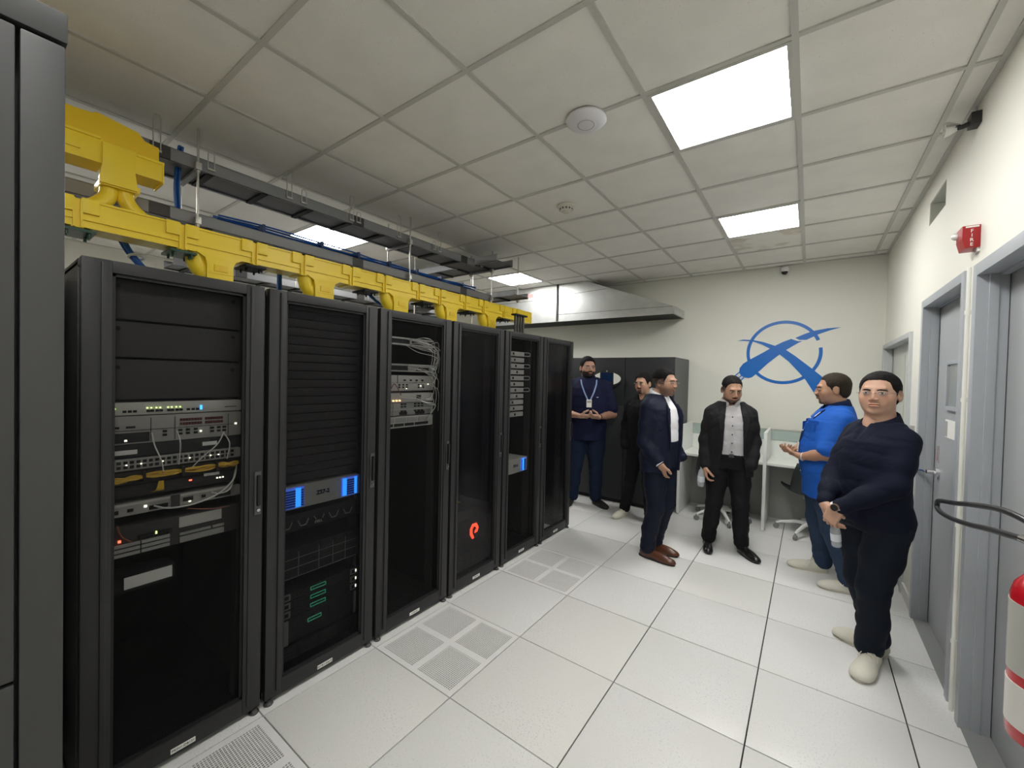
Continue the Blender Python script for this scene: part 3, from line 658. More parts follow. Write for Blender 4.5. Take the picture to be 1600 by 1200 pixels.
em.f += [(0, n, 3*n, 2*n), (n-1, 2*n-1, 4*n-1, 3*n-1)]
em.build('emblem', K['glowr'], t)
MB().lathe([(.075, .0), (.075, .012), (.07, .014)], (.008, cy_, cz_), 32, 0).build('emblem_disc', K['darkg'], t)
boxes(t, 'status_lights', K['ledw'], [(.045, .051, .16, .167), (.045, .051, .115, .122)], 'stuff', .022)
boxes(t, 'drive', K['darkg'], [(.06+.075*i, .125+.075*i, z, z+.02) for i in range(4) for z in (.05, .08, .11)], 'stuff', .024)
bx(-.30, -.16, .15, .28, .470, .472).build('sticker', K['ycable'], t)
# rack 5 ---------------------------------------------------------------
a, b = 1.950, 2.25
for k in range(11):
    z = 1.80-k*.0545
    hd = k in (0, 2, 4, 6)
    nm = ['topmost', 'second', 'third', 'fourth', 'fifth', 'sixth', 'seventh', 'eighth', 'ninth', 'tenth', 'lowest'][k]
    t = dev('silver_unit', '%s slim silver unit of the stack in fifth rack%s' % (nm, ', with loop handle' if hd else ''), 'server', a, b, z, z+.040, .4, K['silver'], ears=False, group='slim silver units stacked in the fifth rack')
    boxes(t, 'opening', K['port'], [(.02, .075+.01*(k % 3), .006, .018), (.12+.02*(k % 4), .14+.02*(k % 4), .010, .030)], None, .003)
    if hd: MB().tube(sp([(0, .30, .006), (.006, .37, .006), (.008, .385, .02), (.006, .37, .036), (0, .30, .036)], 5), .004, 8).build('loop_handle', K['silver2'], t, smooth='auto')
storage(1.955, 2.30, .745, .875, 'silver storage unit with one blue light bar in the fifth rack', 'ZS7-2', False)
# rack 6 ---------------------------------------------------------------
t = thing('paper_notice', 'white paper lying low inside the farthest rack', 'paper', (XR-.13, 2.70, .062))
bx(-.06, .05, 0, .14, 0, .002).build('sheet', K['label'], t)
# small vent light strips near the tops of doors are the reflections of the lamps

# dark cabinet close by on the left
CX, CY = 1.17, -.76
t = thing('cooling_cabinet', 'tall dark grey cabinet at the left edge, close to the camera', 'cabinet', (CX, CY, 0))
bx(-.85, -.03, -1.2, 0, .04, 2.09).build('body', K['cab'], t, bevel=.004)
bx(-.03, 0, -.0405, 0, .04, 2.055).build('corner_post', K['cab'], t, bevel=.003)
bx(-.03, 0, -.60, -.0445, 1.19, 2.055).build('upper_door', K['cab'], t, bevel=.003)
bx(-.03, 0, -.60, -.0445, .06, 1.185).build('lower_door', K['cab'], t, bevel=.003)
bx(-.87, .002, -1.2, .002, 2.06, 2.10).build('top_cap', K['cab'], t, bevel=.003)
bx(-.80, -.05, -1.15, -.05, 0, .04).build('plinth', K['rackin'], t)
# a grey panel between the cabinet and the first rack
t = thing('side_cabinet', 'dark metal cabinet glimpsed in the gap left of the nearest rack', 'cabinet', (-.62, -.93, 0))
bx(-.45, .30, -.5, .30, .03, 1.96).build('body', K['cab'], t, bevel=.004)
bx(-.45, .29, -.5, .29, 0, .03).build('plinth', K['rackin'], t)

# ================================================================ OVERHEAD TRAYS
def rod(x, y, z0, label, z1=H, nuts=()):
    t = tag(MB().cyl((0, 0, z0-H), (0, 0, z1-H), .0065, 10).build('threaded_rod', K['zinc'], smooth='auto'), label, 'rod', 'threaded rods hanging from the ceiling'); t.location = (x, y, H)
    for z in nuts:
        MB().box(-.018, .018, -.014, .014, z-H-.02, z-H+.02).build('bracket', K['zinc'], t, bevel=.003)
        MB().cyl((0, 0, z-H-.034), (0, 0, z-H-.022), .011, 6).build('nut', K['zinc'], t)
    return t
ylist = [(-.02, 'nearest'), (1.53, 'second'), (2.68, 'third')]
for y, n_ in ylist:
    rod(-.875, y, 2.42, '%s threaded rod in front of the long grey overhead trays' % n_, nuts=(2.785, 2.475))
    rod(-1.185, y, 2.42, '%s threaded rod behind the long grey overhead trays' % n_, nuts=(2.785, 2.475))
rod(-.76, 3.02, 2.47, 'threaded rod by the end of the cross tray, nearest the duct', nuts=(2.51,))
def tray(name, label, x0, x1, y0, y1, z, h, along='y', step=.305, cover=True):
    t = thing(name, label, 'cable tray', (x0, y0, z), 0, 'grey overhead cable trays'); W_, L_ = x1-x0, y1-y0
    if along == 'y':
        for x in (0, W_-.003): bx(x, x+.003, 0, L_, 0, h).build('side_rail', K['tray'], t)
        f = MB().box(0, .018, 0, L_, 0, .003).box(W_-.018, W_, 0, L_, 0, .003).box(0, .018, 0, L_, h-.003, h).box(W_-.018, W_, 0, L_, h-.003, h); f.build('flange', K['tray'], t)
        k = 0.1
        while k < L_:
            bx(.004, W_-.004, k, k+.035, -.004, .010).build('rung', K['rackin'], t); k += step
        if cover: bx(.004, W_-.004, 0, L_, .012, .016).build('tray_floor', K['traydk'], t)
        k = .45
        while k < L_:
            bx(W_-.001, W_+.004, k, k+.09, .004, h-.004).build('splice_plate', K['darkg'], t); k += 1.22
    else:
        for y in (0, L_-.003): bx(0, W_, y, y+.003, 0, h).build('side_rail', K['tray'], t)
        MB().box(0, W_, 0, .018, 0, .003).box(0, W_, L_-.018, L_, 0, .003).box(0, W_, 0, .018, h-.003, h).box(0, W_, L_-.018, L_, h-.003, h).build('flange', K['tray'], t)
        k = 0.1
        while k < W_:
            bx(k, k+.035, .004, L_-.004, -.004, .010).build('rung', K['rackin'], t); k += step
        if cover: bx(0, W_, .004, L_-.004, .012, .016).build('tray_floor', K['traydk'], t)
    return t
tray('cable_tray', 'upper long grey cable tray running along above the racks', -1.17, -.90, -1.9, 2.42, 2.775, .075)
tray('cable_tray', 'lower long grey cable tray carrying blue cables behind the yellow raceway', -1.17, -.90, -1.9, 2.70, 2.455, .07)
tray('cable_tray', 'upper short grey cross tray at the far end of the run', -2.55, -.62, 2.44, 2.72, 2.80, .075, 'x')
tray('cable_tray', 'lower short grey cross tray near the metal duct', -2.2, -.60, 2.74, 3.0, 2.50, .06, 'x')
tray('cable_tray', 'far grey cable tray over the rear aisle behind the racks', -2.45, -2.2, .2, 3.2, 2.46, .07)
for y, z, n_ in ((-.02, 2.765, 'nearest upper'), (1.53, 2.765, 'second upper'), (2.68, 2.79, 'third upper'), (-.02, 2.445, 'nearest lower'), (1.53, 2.445, 'second lower')):
    t = tag(bx(-.165, .135, -.014, .014, -.010, .006).build('strut_bar', K['tray']), '%s metal strut bar carrying the long trays' % n_, 'bar', 'strut bars under the trays'); t.location = (-1.03, y, z)
# wire hairpin posts on the trays
pins = [(-.20, 2.995, 't'), (.05, 2.90, 's'), (.50, 2.985, 't'), (.60, 2.89, 's'), (.97, 2.985, 't'), (1.03, 2.88, 's'), (1.42, 2.985, 't'), (1.90, 2.985, 't'), (1.83, 2.88, 's'), (2.52, 2.95, 't')]
wn = ['first', 'second', 'third', 'fourth', 'fifth', 'sixth', 'seventh', 'eighth', 'ninth', 'tenth']
for k, (y, z, _) in enumerate(pins):
    q = MB().tube([(0, -.016, 2.80), (0, -.016, z-.01), (0, -.01, z), (0, .01, z), (0, .016, z-.01), (0, .016, 2.80), (0, -.016, 2.80)], .0032, 6)
    o = q.build('cable_post', K['zinc'], None, smooth='auto'); tag(o, 'thin wire loop post, %s from the left, on the upper grey tray' % wn[k], 'post', 'wire loop posts on the upper tray'); o.location = (-.893, y, 0)
    bx(-.004, .008, -.02, .02, 2.795, 2.805).build('clip', K['zinc'], o)
# wire posts on a rear tray, seen under the raceway
rp = [(-.55, 2.78), (-.22, 2.80), (.3, 2.80), (.62, 2.80), (1.1, 2.80)]
for k, (y, z) in enumerate(rp):
    q = MB().tube([(0, -.02, 2.47), (0, -.02, z), (0, .02, z), (0, .02, 2.47)], .004, 6)
    o = q.build('cable_post', K['zinc'], None, smooth='auto'); tag(o, 'thin wire loop post, %s from the left, on the rear tray' % wn[k], 'post', 'wire loop posts on the rear tray'); o.location = (-2.2, y+.9, 0)
# blue cables
t = thing('data_cables', 'bundle of blue data cables lying in the lower grey tray', 'cables', (-1.0, 0, 2.54))
q = MB()
for k in range(16):
    x, z = R0.uniform(-.06, .085), R0.uniform(-.015, .03)
    q.tube(sp([(x+R0.uniform(-.015, .015), y, z+R0.uniform(-.012, .012)) for y in np.arange(.1, 2.75, .3)], 3), .006, 5)
q.build('cables', K['blue'], t, kind='stuff', smooth='auto')
for y in (.35, .75, 1.05, 1.35, 1.65, 1.95, 2.25): bx(-.07, .094, y-.008, y+.008, -.035, .036).build('cable_tie', K['bluedk'], t)
def bluebunch(label, pts, n=7, r=.006, spread=.014):
    p0 = Vector(pts[0]); t = thing('data_cables', label, 'cables', tuple(p0)); q = MB()
    for k in range(n):
        o = Vector((R0.uniform(-spread, spread), R0.uniform(-spread, spread), 0))
        q.tube(sp([Vector(p)-p0+o for p in pts], 4), r, 6)
    q.build('cables', K['blue'], t, kind='stuff', smooth='auto'); return t
b1 = bluebunch('blue cable bunch dropping between the two grey trays at left', [(-.99, -.075, 2.91), (-1.0, -.085, 2.78), (-1.0, -.09, 2.66), (-.99, -.085, 2.52)], 9, .007)
b2 = bluebunch('blue cable bunch with pale tie dropping to the nearest rack', [(-.85, -.36, 2.30), (-.82, -.32, 2.2), (-.78, -.24, 2.08), (-.76, -.20, 1.99)], 9)
MB().tube([Vector((.045, .062, -.115))+Vector((.032*math.cos(a_), .03*math.sin(a_), .006*math.cos(a_))) for a_ in np.linspace(0, 2*PI, 14)[:-1]], .007, 6, closed=True).build('tie', K['label'], b2)
b3 = bluebunch('blue cable bunch dropping to the second rack', [(-.92, .44, 2.46), (-.90, .45, 2.3), (-.88, .44, 2.1), (-.86, .44, 1.99)])
b4 = bluebunch('blue cables draped over the third rack behind the raceway', [(-.9, 1.0, 2.38), (-1.0, 1.3, 2.22), (-.95, 1.6, 2.16), (-.8, 1.85, 2.14), (-.75, 2.0, 2.0)])
# ---- yellow fibre raceway
YX = -.62; ZT, ZB = 2.358, 2.235
rw = thing('fibre_raceway', 'long yellow fibre raceway running above the racks', 'raceway', (YX, 0, 0))
joints = [-1.4, -.53, -.157, .18, .461, .80, 1.076, 1.41, 1.655, 1.975, 2.24, 2.575, 2.80]
ends = [-1.9]+joints+[3.11]
for i in range(len(ends)-1):
    y0, y1 = ends[i]+.012, ends[i+1]-.012
    q = MB()
    q.prism([(0, ZB), (0, ZT), (-.006, ZT), (-.006, ZB+.03), (-.125, ZB+.03), (-.125, ZT), (-.131, ZT), (-.131, ZB), ], 1, y0, y1)
    q.box(-.002, .006, y0, y1, ZT-.006, ZT+.004); q.box(0, .008, y0, y1, ZB+.032, ZB+.040); q.box(0, .004, y0, y1, ZB, ZB+.008)
    q.box(-.135, -.12, y0, y1, ZT-.004, ZT+.004)
    q.build('channel', K['yellow'], rw)
for y in joints:
    q = MB()
    for s in (-1, 1):
        c = y+s*.040
        q.box(0, .013, c-.028, c+.028, ZT-.060, ZT+.006)
        q.box(0, .013, y+s*.008, y+s*.016, ZB-.004, ZT)
    q.box(-.135, .005, y-.02, y+.02, ZB-.006, ZB+.004)
    q.box(-.004, .002, y-.012, y+.012, ZB, ZT)
    q.build('joint_clip', K['yellow'], rw, bevel=.0015)
# end cap
bx(-.13, .004, 3.10, 3.11, ZB, ZT).build('end_cap', K['yellow'], rw)
for y, wd in ((.01, .125), (.605, .13), (1.235, .14), (1.80, .13), (2.38, .12)):
    q = MB(); w2 = wd/2
    q.prism([(y-w2-.05, ZB+.004), (y-w2-.008, ZB-.02), (y-w2, ZB-.05), (y-w2, 2.06), (y+w2, 2.06), (y+w2, ZB-.05), (y+w2+.012, ZB-.02), (y+w2+.05, ZB+.004)], 0, -.004, .010)
    q.box(-.10, .004, y-w2-.0, y-w2+.006, 2.06, ZB-.01).box(-.10, .004, y+w2-.006, y+w2, 2.06, ZB-.01)
    d_ = q.build('drop_spout', K['yellow'], rw, bevel=.002)
    q = MB(); q.tube(sp([(-.05, y-w2-.035, ZB+.01), (-.05, y-w2-.03, ZB-.05), (-.05, y-w2+.02, ZB-.12), (-.05, y-w2+.04, 2.02)], 5), .045, 16); q.build('curved_pipe', K['yellow'], d_, smooth='auto')
    bx(.010, .014, y-.03, y+.035, ZB-.085, ZB-.05).build('clip_tab', K['yellowd'], d_, bevel=.001)
    bx(.009, .012, y-w2, y+w2, ZB-.098, ZB-.094).build('seam', K['yellowd'], d_)
# ground bars / brackets under raceway
for k, y in enumerate((-.53, -.157, .18, .95, 1.50, 2.05, 2.60)):
    q = MB(); q.box(-.13, .03, y-.055, y+.055, ZB-.026, ZB-.014)
    for dx in (-.09, -.02, .015):
        for dy in (-.035, .035): q.cyl((dx, y+dy, ZB-.045), (dx, y+dy, ZB-.02), .006, 6)
    q.build('support_bracket', K['green' if k < 2 else 'rackin'], rw)
# upper junction
u = thing('raceway_junction', 'yellow raceway junction box above the long yellow raceway at left', 'raceway', (YX-.06, 0, 0))
q = MB(); q.prism([(-1.1, 2.66), (-1.1, 2.79), (-.52, 2.785), (-.475, 2.79), (-.46, 2.80), (-.315, 2.775), (-.29, 2.745), (-.235, 2.735), (-.235, 2.60), (-1.1, 2.60)], 0, -.16, -.015); q.build('back_plate', K['yellowd'], u, bevel=.003)
q = MB(); q.prism([(-.445, 2.665), (-.325, 2.665), (-.332, 2.575), (-.322, 2.50), (-.322, 2.475), (-.452, 2.475), (-.455, 2.50), (-.445, 2.57)], 0, -.02, .012); q.build('front_cover', K['yellow'], u, bevel=.003)
q = MB(); q.box(-.15, .0, -.33, -.222, 2.565, 2.655).box(-.004, .006, -.325, -.218, 2.65, 2.662).box(-.15, .004, -.226, -.219, 2.555, 2.662); q.build('side_arm', K['yellow'], u, bevel=.002)
q = MB(); q.box(-.15, .0, -1.1, -.44, 2.565, 2.675).box(-.004, .008, -1.1, -.45, 2.672, 2.684).box(0, .008, -.62, -.515, 2.60, 2.66); q.build('side_arm', K['yellow'], u, bevel=.002)
for s, y in ((-1, -.415), (1, -.355)):
    MB().tube(sp([(-.05, y, 2.50), (-.05, y, 2.45), (-.045, y+s*.015, 2.41), (-.04, y+s*.06, 2.365), (-.035, y+s*.12, 2.34)], 6), [.034]*24+[.034], 16).build('curved_pipe', K['yellow'], u, smooth='auto')
bx(-.15, .002, -.45, -.31, 2.47, 2.50).build('outlet', K['yellow'], u, bevel=.002)
# rear yellow raceway glimpse
t = thing('fibre_raceway', 'short orange yellow raceway glimpsed behind the far end of the long one', 'raceway', (-1.3, 0, 0))
q = MB(); q.prism([(0, 2.14), (0, 2.22), (-.006, 2.22), (-.006, 2.15), (-.12, 2.15), (-.12, 2.22), (-.126, 2.22), (-.126, 2.14)], 1, 1.9, 3.0); q.build('channel', K['yellowd'], t)
for y in (2.0, 2.9): MB().cyl((-.06, y, 2.14), (-.06, y, H-.002), .006, 8).build('hanger_rod', K['zinc'], t, smooth='auto')
# vertical conduits at end of the row
t = thing('conduit_group', 'dark vertical conduits on top of the fifth and sixth racks', 'pipe', (-.35, 2.42, 2.0))
for k in range(4): MB().cyl((0, k*.045, 0), (0, k*.045, .23), .013, 10).build('conduit', K['darkg'], t, smooth='auto')
bx(-.03, .03, -.03, .17, .22, .235).build('bracket', K['rackin'], t)
# ---- duct hood
t = thing('air_duct', 'silver sheet metal air duct hood on the back wall', 'duct', (0, YB, 0))
F_ = -(YB-4.469)
q = MB(); q.prism([(-2.6, 2.46), (-1.05, 2.46), (-1.05, H), (-2.6, H)], 1, F_, 0); o1 = q.build('duct_box', K['duct'], t)
q = MB(); q.prism([(-1.05, 2.46), (.616, 2.46), (.616, 2.548), (-.60, H), (-1.05, H)], 1, F_, 0); o2 = q.build('tapered_hood', K['duct'], t)
q = MB(); q.box(-1.075, -1.045, F_-.012, 0, 2.46, H); q.build('flange', K['ductdk'], t)
q = MB()
q.prism([(-1.05, 2.555), (.616, 2.545), (.616, 2.549), (-1.05, 2.559)], 1, F_-.003, F_)
q.prism([(-1.05, 2.83), (-.30, 2.86), (-.30, 2.864), (-1.05, 2.834)], 1, F_-.003, F_)
q.box(-2.6, -1.07, F_-.003, F_, 2.80, 2.804); q.build('seam', K['ductdk'], t)
bx(-2.6, .62, F_-.004, F_+.012, 2.452, 2.468).build('bottom_lip', K['duct'], t)
bx(.60, .625, F_-.004, .0, 2.455, 2.55).build('end_lip', K['duct'], t)
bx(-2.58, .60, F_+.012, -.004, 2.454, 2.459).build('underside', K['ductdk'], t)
bx(-1.62, -1.50, F_-.004, F_, 2.855, 2.91).build('red_sticker', mat('sticker_pink', (.75, .30, .28), .6), t)
bx(-1.47, -1.33, F_-.004, F_, 2.82, 2.95).build('paper_sheet', K['label'], t)
bx(-1.31, -1.10, F_-.004, F_, 2.84, 2.96).build('paper_sheet', K['label'], t)
# ---- in-room cooler behind the men
t = thing('cooling_unit', 'wide dark grey cooling unit with oval control panel behind the men', 'cooler', (.705, 4.22, 0))
q = MB(); q.box(-2.0, -.9425, 0, .70, .05, 1.895); bx(-2.0, 0, .02, .72, .05, 1.895).build('body', K['cab2'], t, bevel=.003)
bx(-.0, .004, .03, .715, .06, 1.885).build('side_panel', K['cabside'], t)
bx(-1.95, -.03, .05, .70, 0, .05).build('plinth', K['rackin'], t)
for x0, x1, z0, z1, nm in ((-2.0, -1.305, .06, 1.885, 'front_panel'), (-1.295, -.605, 1.225, 1.885, 'front_panel'), (-1.295, -.605, .06, 1.215, 'front_panel'), (-.595, -.003, .06, 1.885, 'front_panel')):
    pass
for x0, x1, z0, z1 in ((-2.0, -1.405, .06, 1.89), (-1.395, -.605, 1.28, 1.89), (-1.395, -.605, .06, 1.27), (-.595, -.003, .06, 1.89)):
    bx(x0, x1, 0, .02, z0, z1).build('front_panel', K['cab2'], t, bevel=.003)
q = MB(); n = 40
cxp, czp = -.835, 1.618
def oval(rx_, rz2, y0, y1, x0=None, x1=None):
    p = [(cxp+rx_*math.cos(2*PI*k/n), czp+rz2*math.sin(2*PI*k/n)) for k in range(n)]
    if x0 is not None: p = [(max(x0, min(x1, x)), z) for x, z in p]
    return p
pn = MB().prism(oval(.20, .125, 0, 0), 1, -.03, 0).build('control_panel', K['dark'], t, bevel=.004)
for a_, b_ in ((-.19, -.095), (.095, .19)): MB().prism(oval(.19, .085, 0, 0, cxp+a_, cxp+b_), 1, -.036, -.03).build('white_lobe', K['label'], pn)
bx(cxp-.075, cxp+.075, -.034, -.03, czp-.045, czp+.075).build('display', mat('display_navy', (.01, .03, .09), .15), pn)
MB().cyl((cxp, -.034, czp+.098), (cxp, -.03, czp+.098), .010, 12).build('button', K['silver2'], pn)

# ---- desks (two carrels)
def carrel(x0, x1, label, left=True, right=True):
    t = thing('desk', label, 'desk', (x0, 4.30, 0), 0, 'white study desks on the back wall'); W_ = x1-x0; D_ = YB-4.30-.005
    bx(.03, W_, .06, D_-.02, .715, .742).build('desktop', K['desk'], t, bevel=.002)
    bx(.03, W_, D_-.03, D_, .0, 1.0).build('back_panel', K['modesty'], t, bevel=.002)
    MB().box(.03, W_, D_-.034, D_-.028, .742, .93).build('backboard', K['desk'], t)
    bx(.03, W_, D_-.045, D_-.037, .935, 1.055).build('glass_screen', K['dividergl'], t)
    bx(.03, W_, D_-.05, D_-.03, 1.05, 1.062).build('glass_rail', K['silver2'], t)
    if left: bx(0, .03, .0, D_, .015, 1.075).build('side_panel', K['deskedge'], t, bevel=.002)
    if right: bx(W_, W_+.03, .0, D_, .015, 1.075).build('side_panel', K['deskedge'], t, bevel=.002)
    q = MB(); q.box(.03, .08, D_-.40, D_-.04, 0, .015); return t
carrel(.755, 1.635, 'left white desk with glass screen, behind the man in the open blazer', True, False)
carrel(1.635, 2.52, 'right white desk with glass screen, behind the man in the blue shirt', True, True)
def chair(label, x, y, rz):
    t = thing('office_chair', label, 'chair', (x, y, 0), rz, 'dark shell chairs with white bases')
    # shell: seat and back curved
    n_, m_ = 14, 10; q = MB(); prof = [(.21, .445), (.20, .43), (.10, .425), (0, .43), (-.10, .435), (-.17, .455), (-.21, .50), (-.235, .58), (-.25, .66), (-.262, .74), (-.268, .79)]
    for y_, z_ in prof:
        fw = .225 if z_ < .5 else .225-.06*((z_-.5)/.33)**2
        for k in range(n_+1):
            u_ = -1+2*k/n_; q.v.append((u_*fw, y_+abs(u_)**3*(.02 if z_ < .5 else .06), z_+abs(u_)**3*(.05 if z_ < .5 else .0)))
    L_ = len(prof)
    for i in range(L_-1):
        for k in range(n_): a_ = i*(n_+1)+k; q.f.append((a_, a_+1, a_+n_+2, a_+n_+1))
    o = q.build('seat_shell', K['shell'], t, smooth='auto'); md = o.modifiers.new('s', 'SOLIDIFY'); md.thickness = .018
    MB().cyl((0, 0, .12), (0, 0, .42), .022, 16).cyl((0, 0, .38), (0, 0, .42), .06, 16).build('column', K['chairw'], t, smooth='auto')
    for k in range(5):
        a_ = 2*PI*k/5+.3; c_, s_ = math.cos(a_), math.sin(a_)
        MB().tube([(0, 0, .125), (.12*c_, .12*s_, .12), (.26*c_, .26*s_, .085), (.30*c_, .30*s_, .065)], [.026, .020, .015, .012], 10).build('base_arm', K['chairw'], t, smooth='auto')
        MB().cyl((.30*c_-.012*s_, .30*s_+.012*c_, .028), (.30*c_+.012*s_, .30*s_-.012*c_, .028), .028, 16).cyl((.30*c_, .30*s_, .03), (.30*c_, .30*s_, .075), .008, 8).build('castor', K['castor'], t, smooth='auto')
    return t
chair('dark shell office chair on white base behind the man in the open blazer', 1.21, 4.45, math.radians(-8))
chair('dark shell office chair on white base behind the man in the blue shirt', 2.06, 4.52, math.radians(14))
# ================================================================ PEOPLE
def nrm(v): v = np.asarray(v, float); return v/np.linalg.norm(v)
class SDF:
    """list of primitives evaluated on a grid, meshed by surface nets into one closed surface"""
    def __init__(s): s.p = []
    def cone(s, a, b, r1, r2, k=.02, op='u'): s.p.append(('cone', op, k, np.array(a, float), np.array(b, float), r1, r2)); return s
    def chain(s, pts, rs, k=.02, op='u'):
        for i in range(len(pts)-1): s.cone(pts[i], pts[i+1], rs[i], rs[i+1], k, op)
        return s
    def ell(s, c, r, R=None, k=.02, op='u'): s.p.append(('ell', op, k, np.array(c, float), np.array(r, float), np.eye(3) if R is None else np.asarray(R))); return s
    def box(s, c, h, R=None, rd=.005, k=.01, op='u'): s.p.append(('box', op, k, np.array(c, float), np.array(h, float), np.eye(3) if R is None else np.asarray(R), rd)); return s
    def loft(s, sec, k=.03, op='u', e=2.0): s.p.append(('loft', op, k, np.array(sec, float), e)); return s   # z, cx, cy, w, d, yaw
    def fn(s, f, lo, hi, op='u', k=.0): s.p.append(('fn', op, k, f, np.array(lo, float), np.array(hi, float))); return s
    def bounds(s):
        lo = np.full(3, 9.); hi = -lo
        for q in s.p:
            if q[1] != 'u': continue
            a, b = s.bb(q); lo = np.minimum(lo, a); hi = np.maximum(hi, b)
        return lo, hi
    def bb(s, q):
        t = q[0]
        if t == 'cone': r = max(q[5], q[6]); return np.minimum(q[3], q[4])-r, np.maximum(q[3], q[4])+r
        if t == 'ell': r = np.abs(q[5])@q[4]; return q[3]-r, q[3]+r
        if t == 'box': r = np.abs(q[5])@q[4]+q[6]; return q[3]-r, q[3]+r
        if t == 'loft':
            S_ = q[3]; m = np.maximum(S_[:, 3], S_[:, 4]); return np.array([(S_[:, 1]-m).min(), (S_[:, 2]-m).min(), S_[:, 0].min()]), np.array([(S_[:, 1]+m).max(), (S_[:, 2]+m).max(), S_[:, 0].max()])
        return q[4], q[5]
    def ev(s, q, X, Y, Z):
        t = q[0]
        if t == 'cone':
            a, b, r1, r2 = q[3:7]; ab = b-a; L = ab@ab+1e-12
            tt = np.clip(((X-a[0])*ab[0]+(Y-a[1])*ab[1]+(Z-a[2])*ab[2])/L, 0, 1)
            return np.sqrt((X-a[0]-tt*ab[0])**2+(Y-a[1]-tt*ab[1])**2+(Z-a[2]-tt*ab[2])**2)-(r1+(r2-r1)*tt)
        if t in ('ell', 'box'):
            c, r, R = q[3:6]; dx, dy, dz = X-c[0], Y-c[1], Z-c[2]
            u, v, w_ = (R[0, i]*dx+R[1, i]*dy+R[2, i]*dz for i in range(3))
            if t == 'ell':
                k0 = np.sqrt((u/r[0])**2+(v/r[1])**2+(w_/r[2])**2)+1e-9; k1 = np.sqrt((u/r[0]**2)**2+(v/r[1]**2)**2+(w_/r[2]**2)**2)+1e-9
                return k0*(k0-1)/k1
            rd = q[6]; qx, qy, qz = np.abs(u)-r[0]+rd, np.abs(v)-r[1]+rd, np.abs(w_)-r[2]+rd
            return np.sqrt(np.maximum(qx, 0)**2+np.maximum(qy, 0)**2+np.maximum(qz, 0)**2)+np.minimum(np.maximum(qx, np.maximum(qy, qz)), 0)-rd
        if t == 'loft':
            S_, e = q[3], q[4]; z = Z[0, 0, :] if Z.ndim == 3 else Z
            f = [np.interp(z, S_[:, 0], S_[:, i]) for i in range(6)]
            c_, s_ = np.cos(f[5]), np.sin(f[5]); dx, dy = X-f[1], Y-f[2]
            u = (dx*c_+dy*s_)/f[3]; v = (-dx*s_+dy*c_)/f[4]
            qq = (np.abs(u)**e+np.abs(v)**e)**(1/e); d = (qq-1)*np.minimum(f[3], f[4])
            return np.maximum(d, np.maximum(S_[0, 0]-Z, Z-S_[-1, 0]))
        return q[3](X, Y, Z)
    def field(s, X, Y, Z, ax):
        D = np.full(np.broadcast(X, Y, Z).shape, .08)
        for q in s.p:
            lo, hi = s.bb(q); mg = .045+q[2]
            sl = []
            for i in range(3):
                a = np.searchsorted(ax[i], lo[i]-mg); b = np.searchsorted(ax[i], hi[i]+mg); sl.append(slice(a, b))
            if any(x.stop <= x.start for x in sl): continue
            x, y, z = ax[0][sl[0]][:, None, None], ax[1][sl[1]][None, :, None], ax[2][sl[2]][None, None, :]
            d = s.ev(q, x, y, z); sl = tuple(sl); o = D[sl]; k = max(q[2], 1e-5)
            if q[1] == 'u':
                h = np.clip(.5+.5*(o-d)/k, 0, 1); D[sl] = o*(1-h)+d*h-k*h*(1-h)
            elif q[1] == 's':
                h = np.clip(.5-.5*(o+d)/k, 0, 1); D[sl] = o*(1-h)+(-d)*h+k*h*(1-h)
            else: D[sl] = np.maximum(o, d)
        return D
    def mesh(s, name, m, parent, h=.008, fold=None, col=None, label=None, post=None):
        lo, hi = s.bounds(); lo = lo-.03; hi = hi+.03
        ax = [np.arange(lo[i], hi[i]+h, h) for i in range(3)]
        X, Y, Z = ax[0][:, None, None], ax[1][None, :, None], ax[2][None, None, :]
        D = s.field(X, Y, Z, ax)
        if fold is not None: D = D+fold(X, Y, Z)
        if post is not None: D = post(D, X, Y, Z)
        D[0] = D[-1] = .05; D[:, 0] = D[:, -1] = .05; D[:, :, 0] = D[:, :, -1] = .05
        V, F = surfnets(D, lo, h)
        me = bpy.data.meshes.new(name); me.vertices.add(len(V)); me.vertices.foreach_set('co', V.ravel())
        me.loops.add(F.size); me.loops.foreach_set('vertex_index', F.ravel().astype(np.int32)); me.polygons.add(len(F))
        me.polygons.foreach_set('loop_start', np.arange(0, F.size, 4, dtype=np.int32))
        me.polygons.foreach_set('use_smooth', np.ones(len(F), bool)); me.update(calc_edges=True); me.validate()
        if col is not None:
            ca = me.color_attributes.new('Col', 'FLOAT_COLOR', 'POINT'); ca.data.foreach_set('color', np.concatenate([col(V), np.ones((len(V), 1))], 1).ravel())
        me.materials.append(m); o = bpy.data.objects.new(name, me); C.objects.link(o); o.parent = parent
        if label: o['label'] = label
        return o
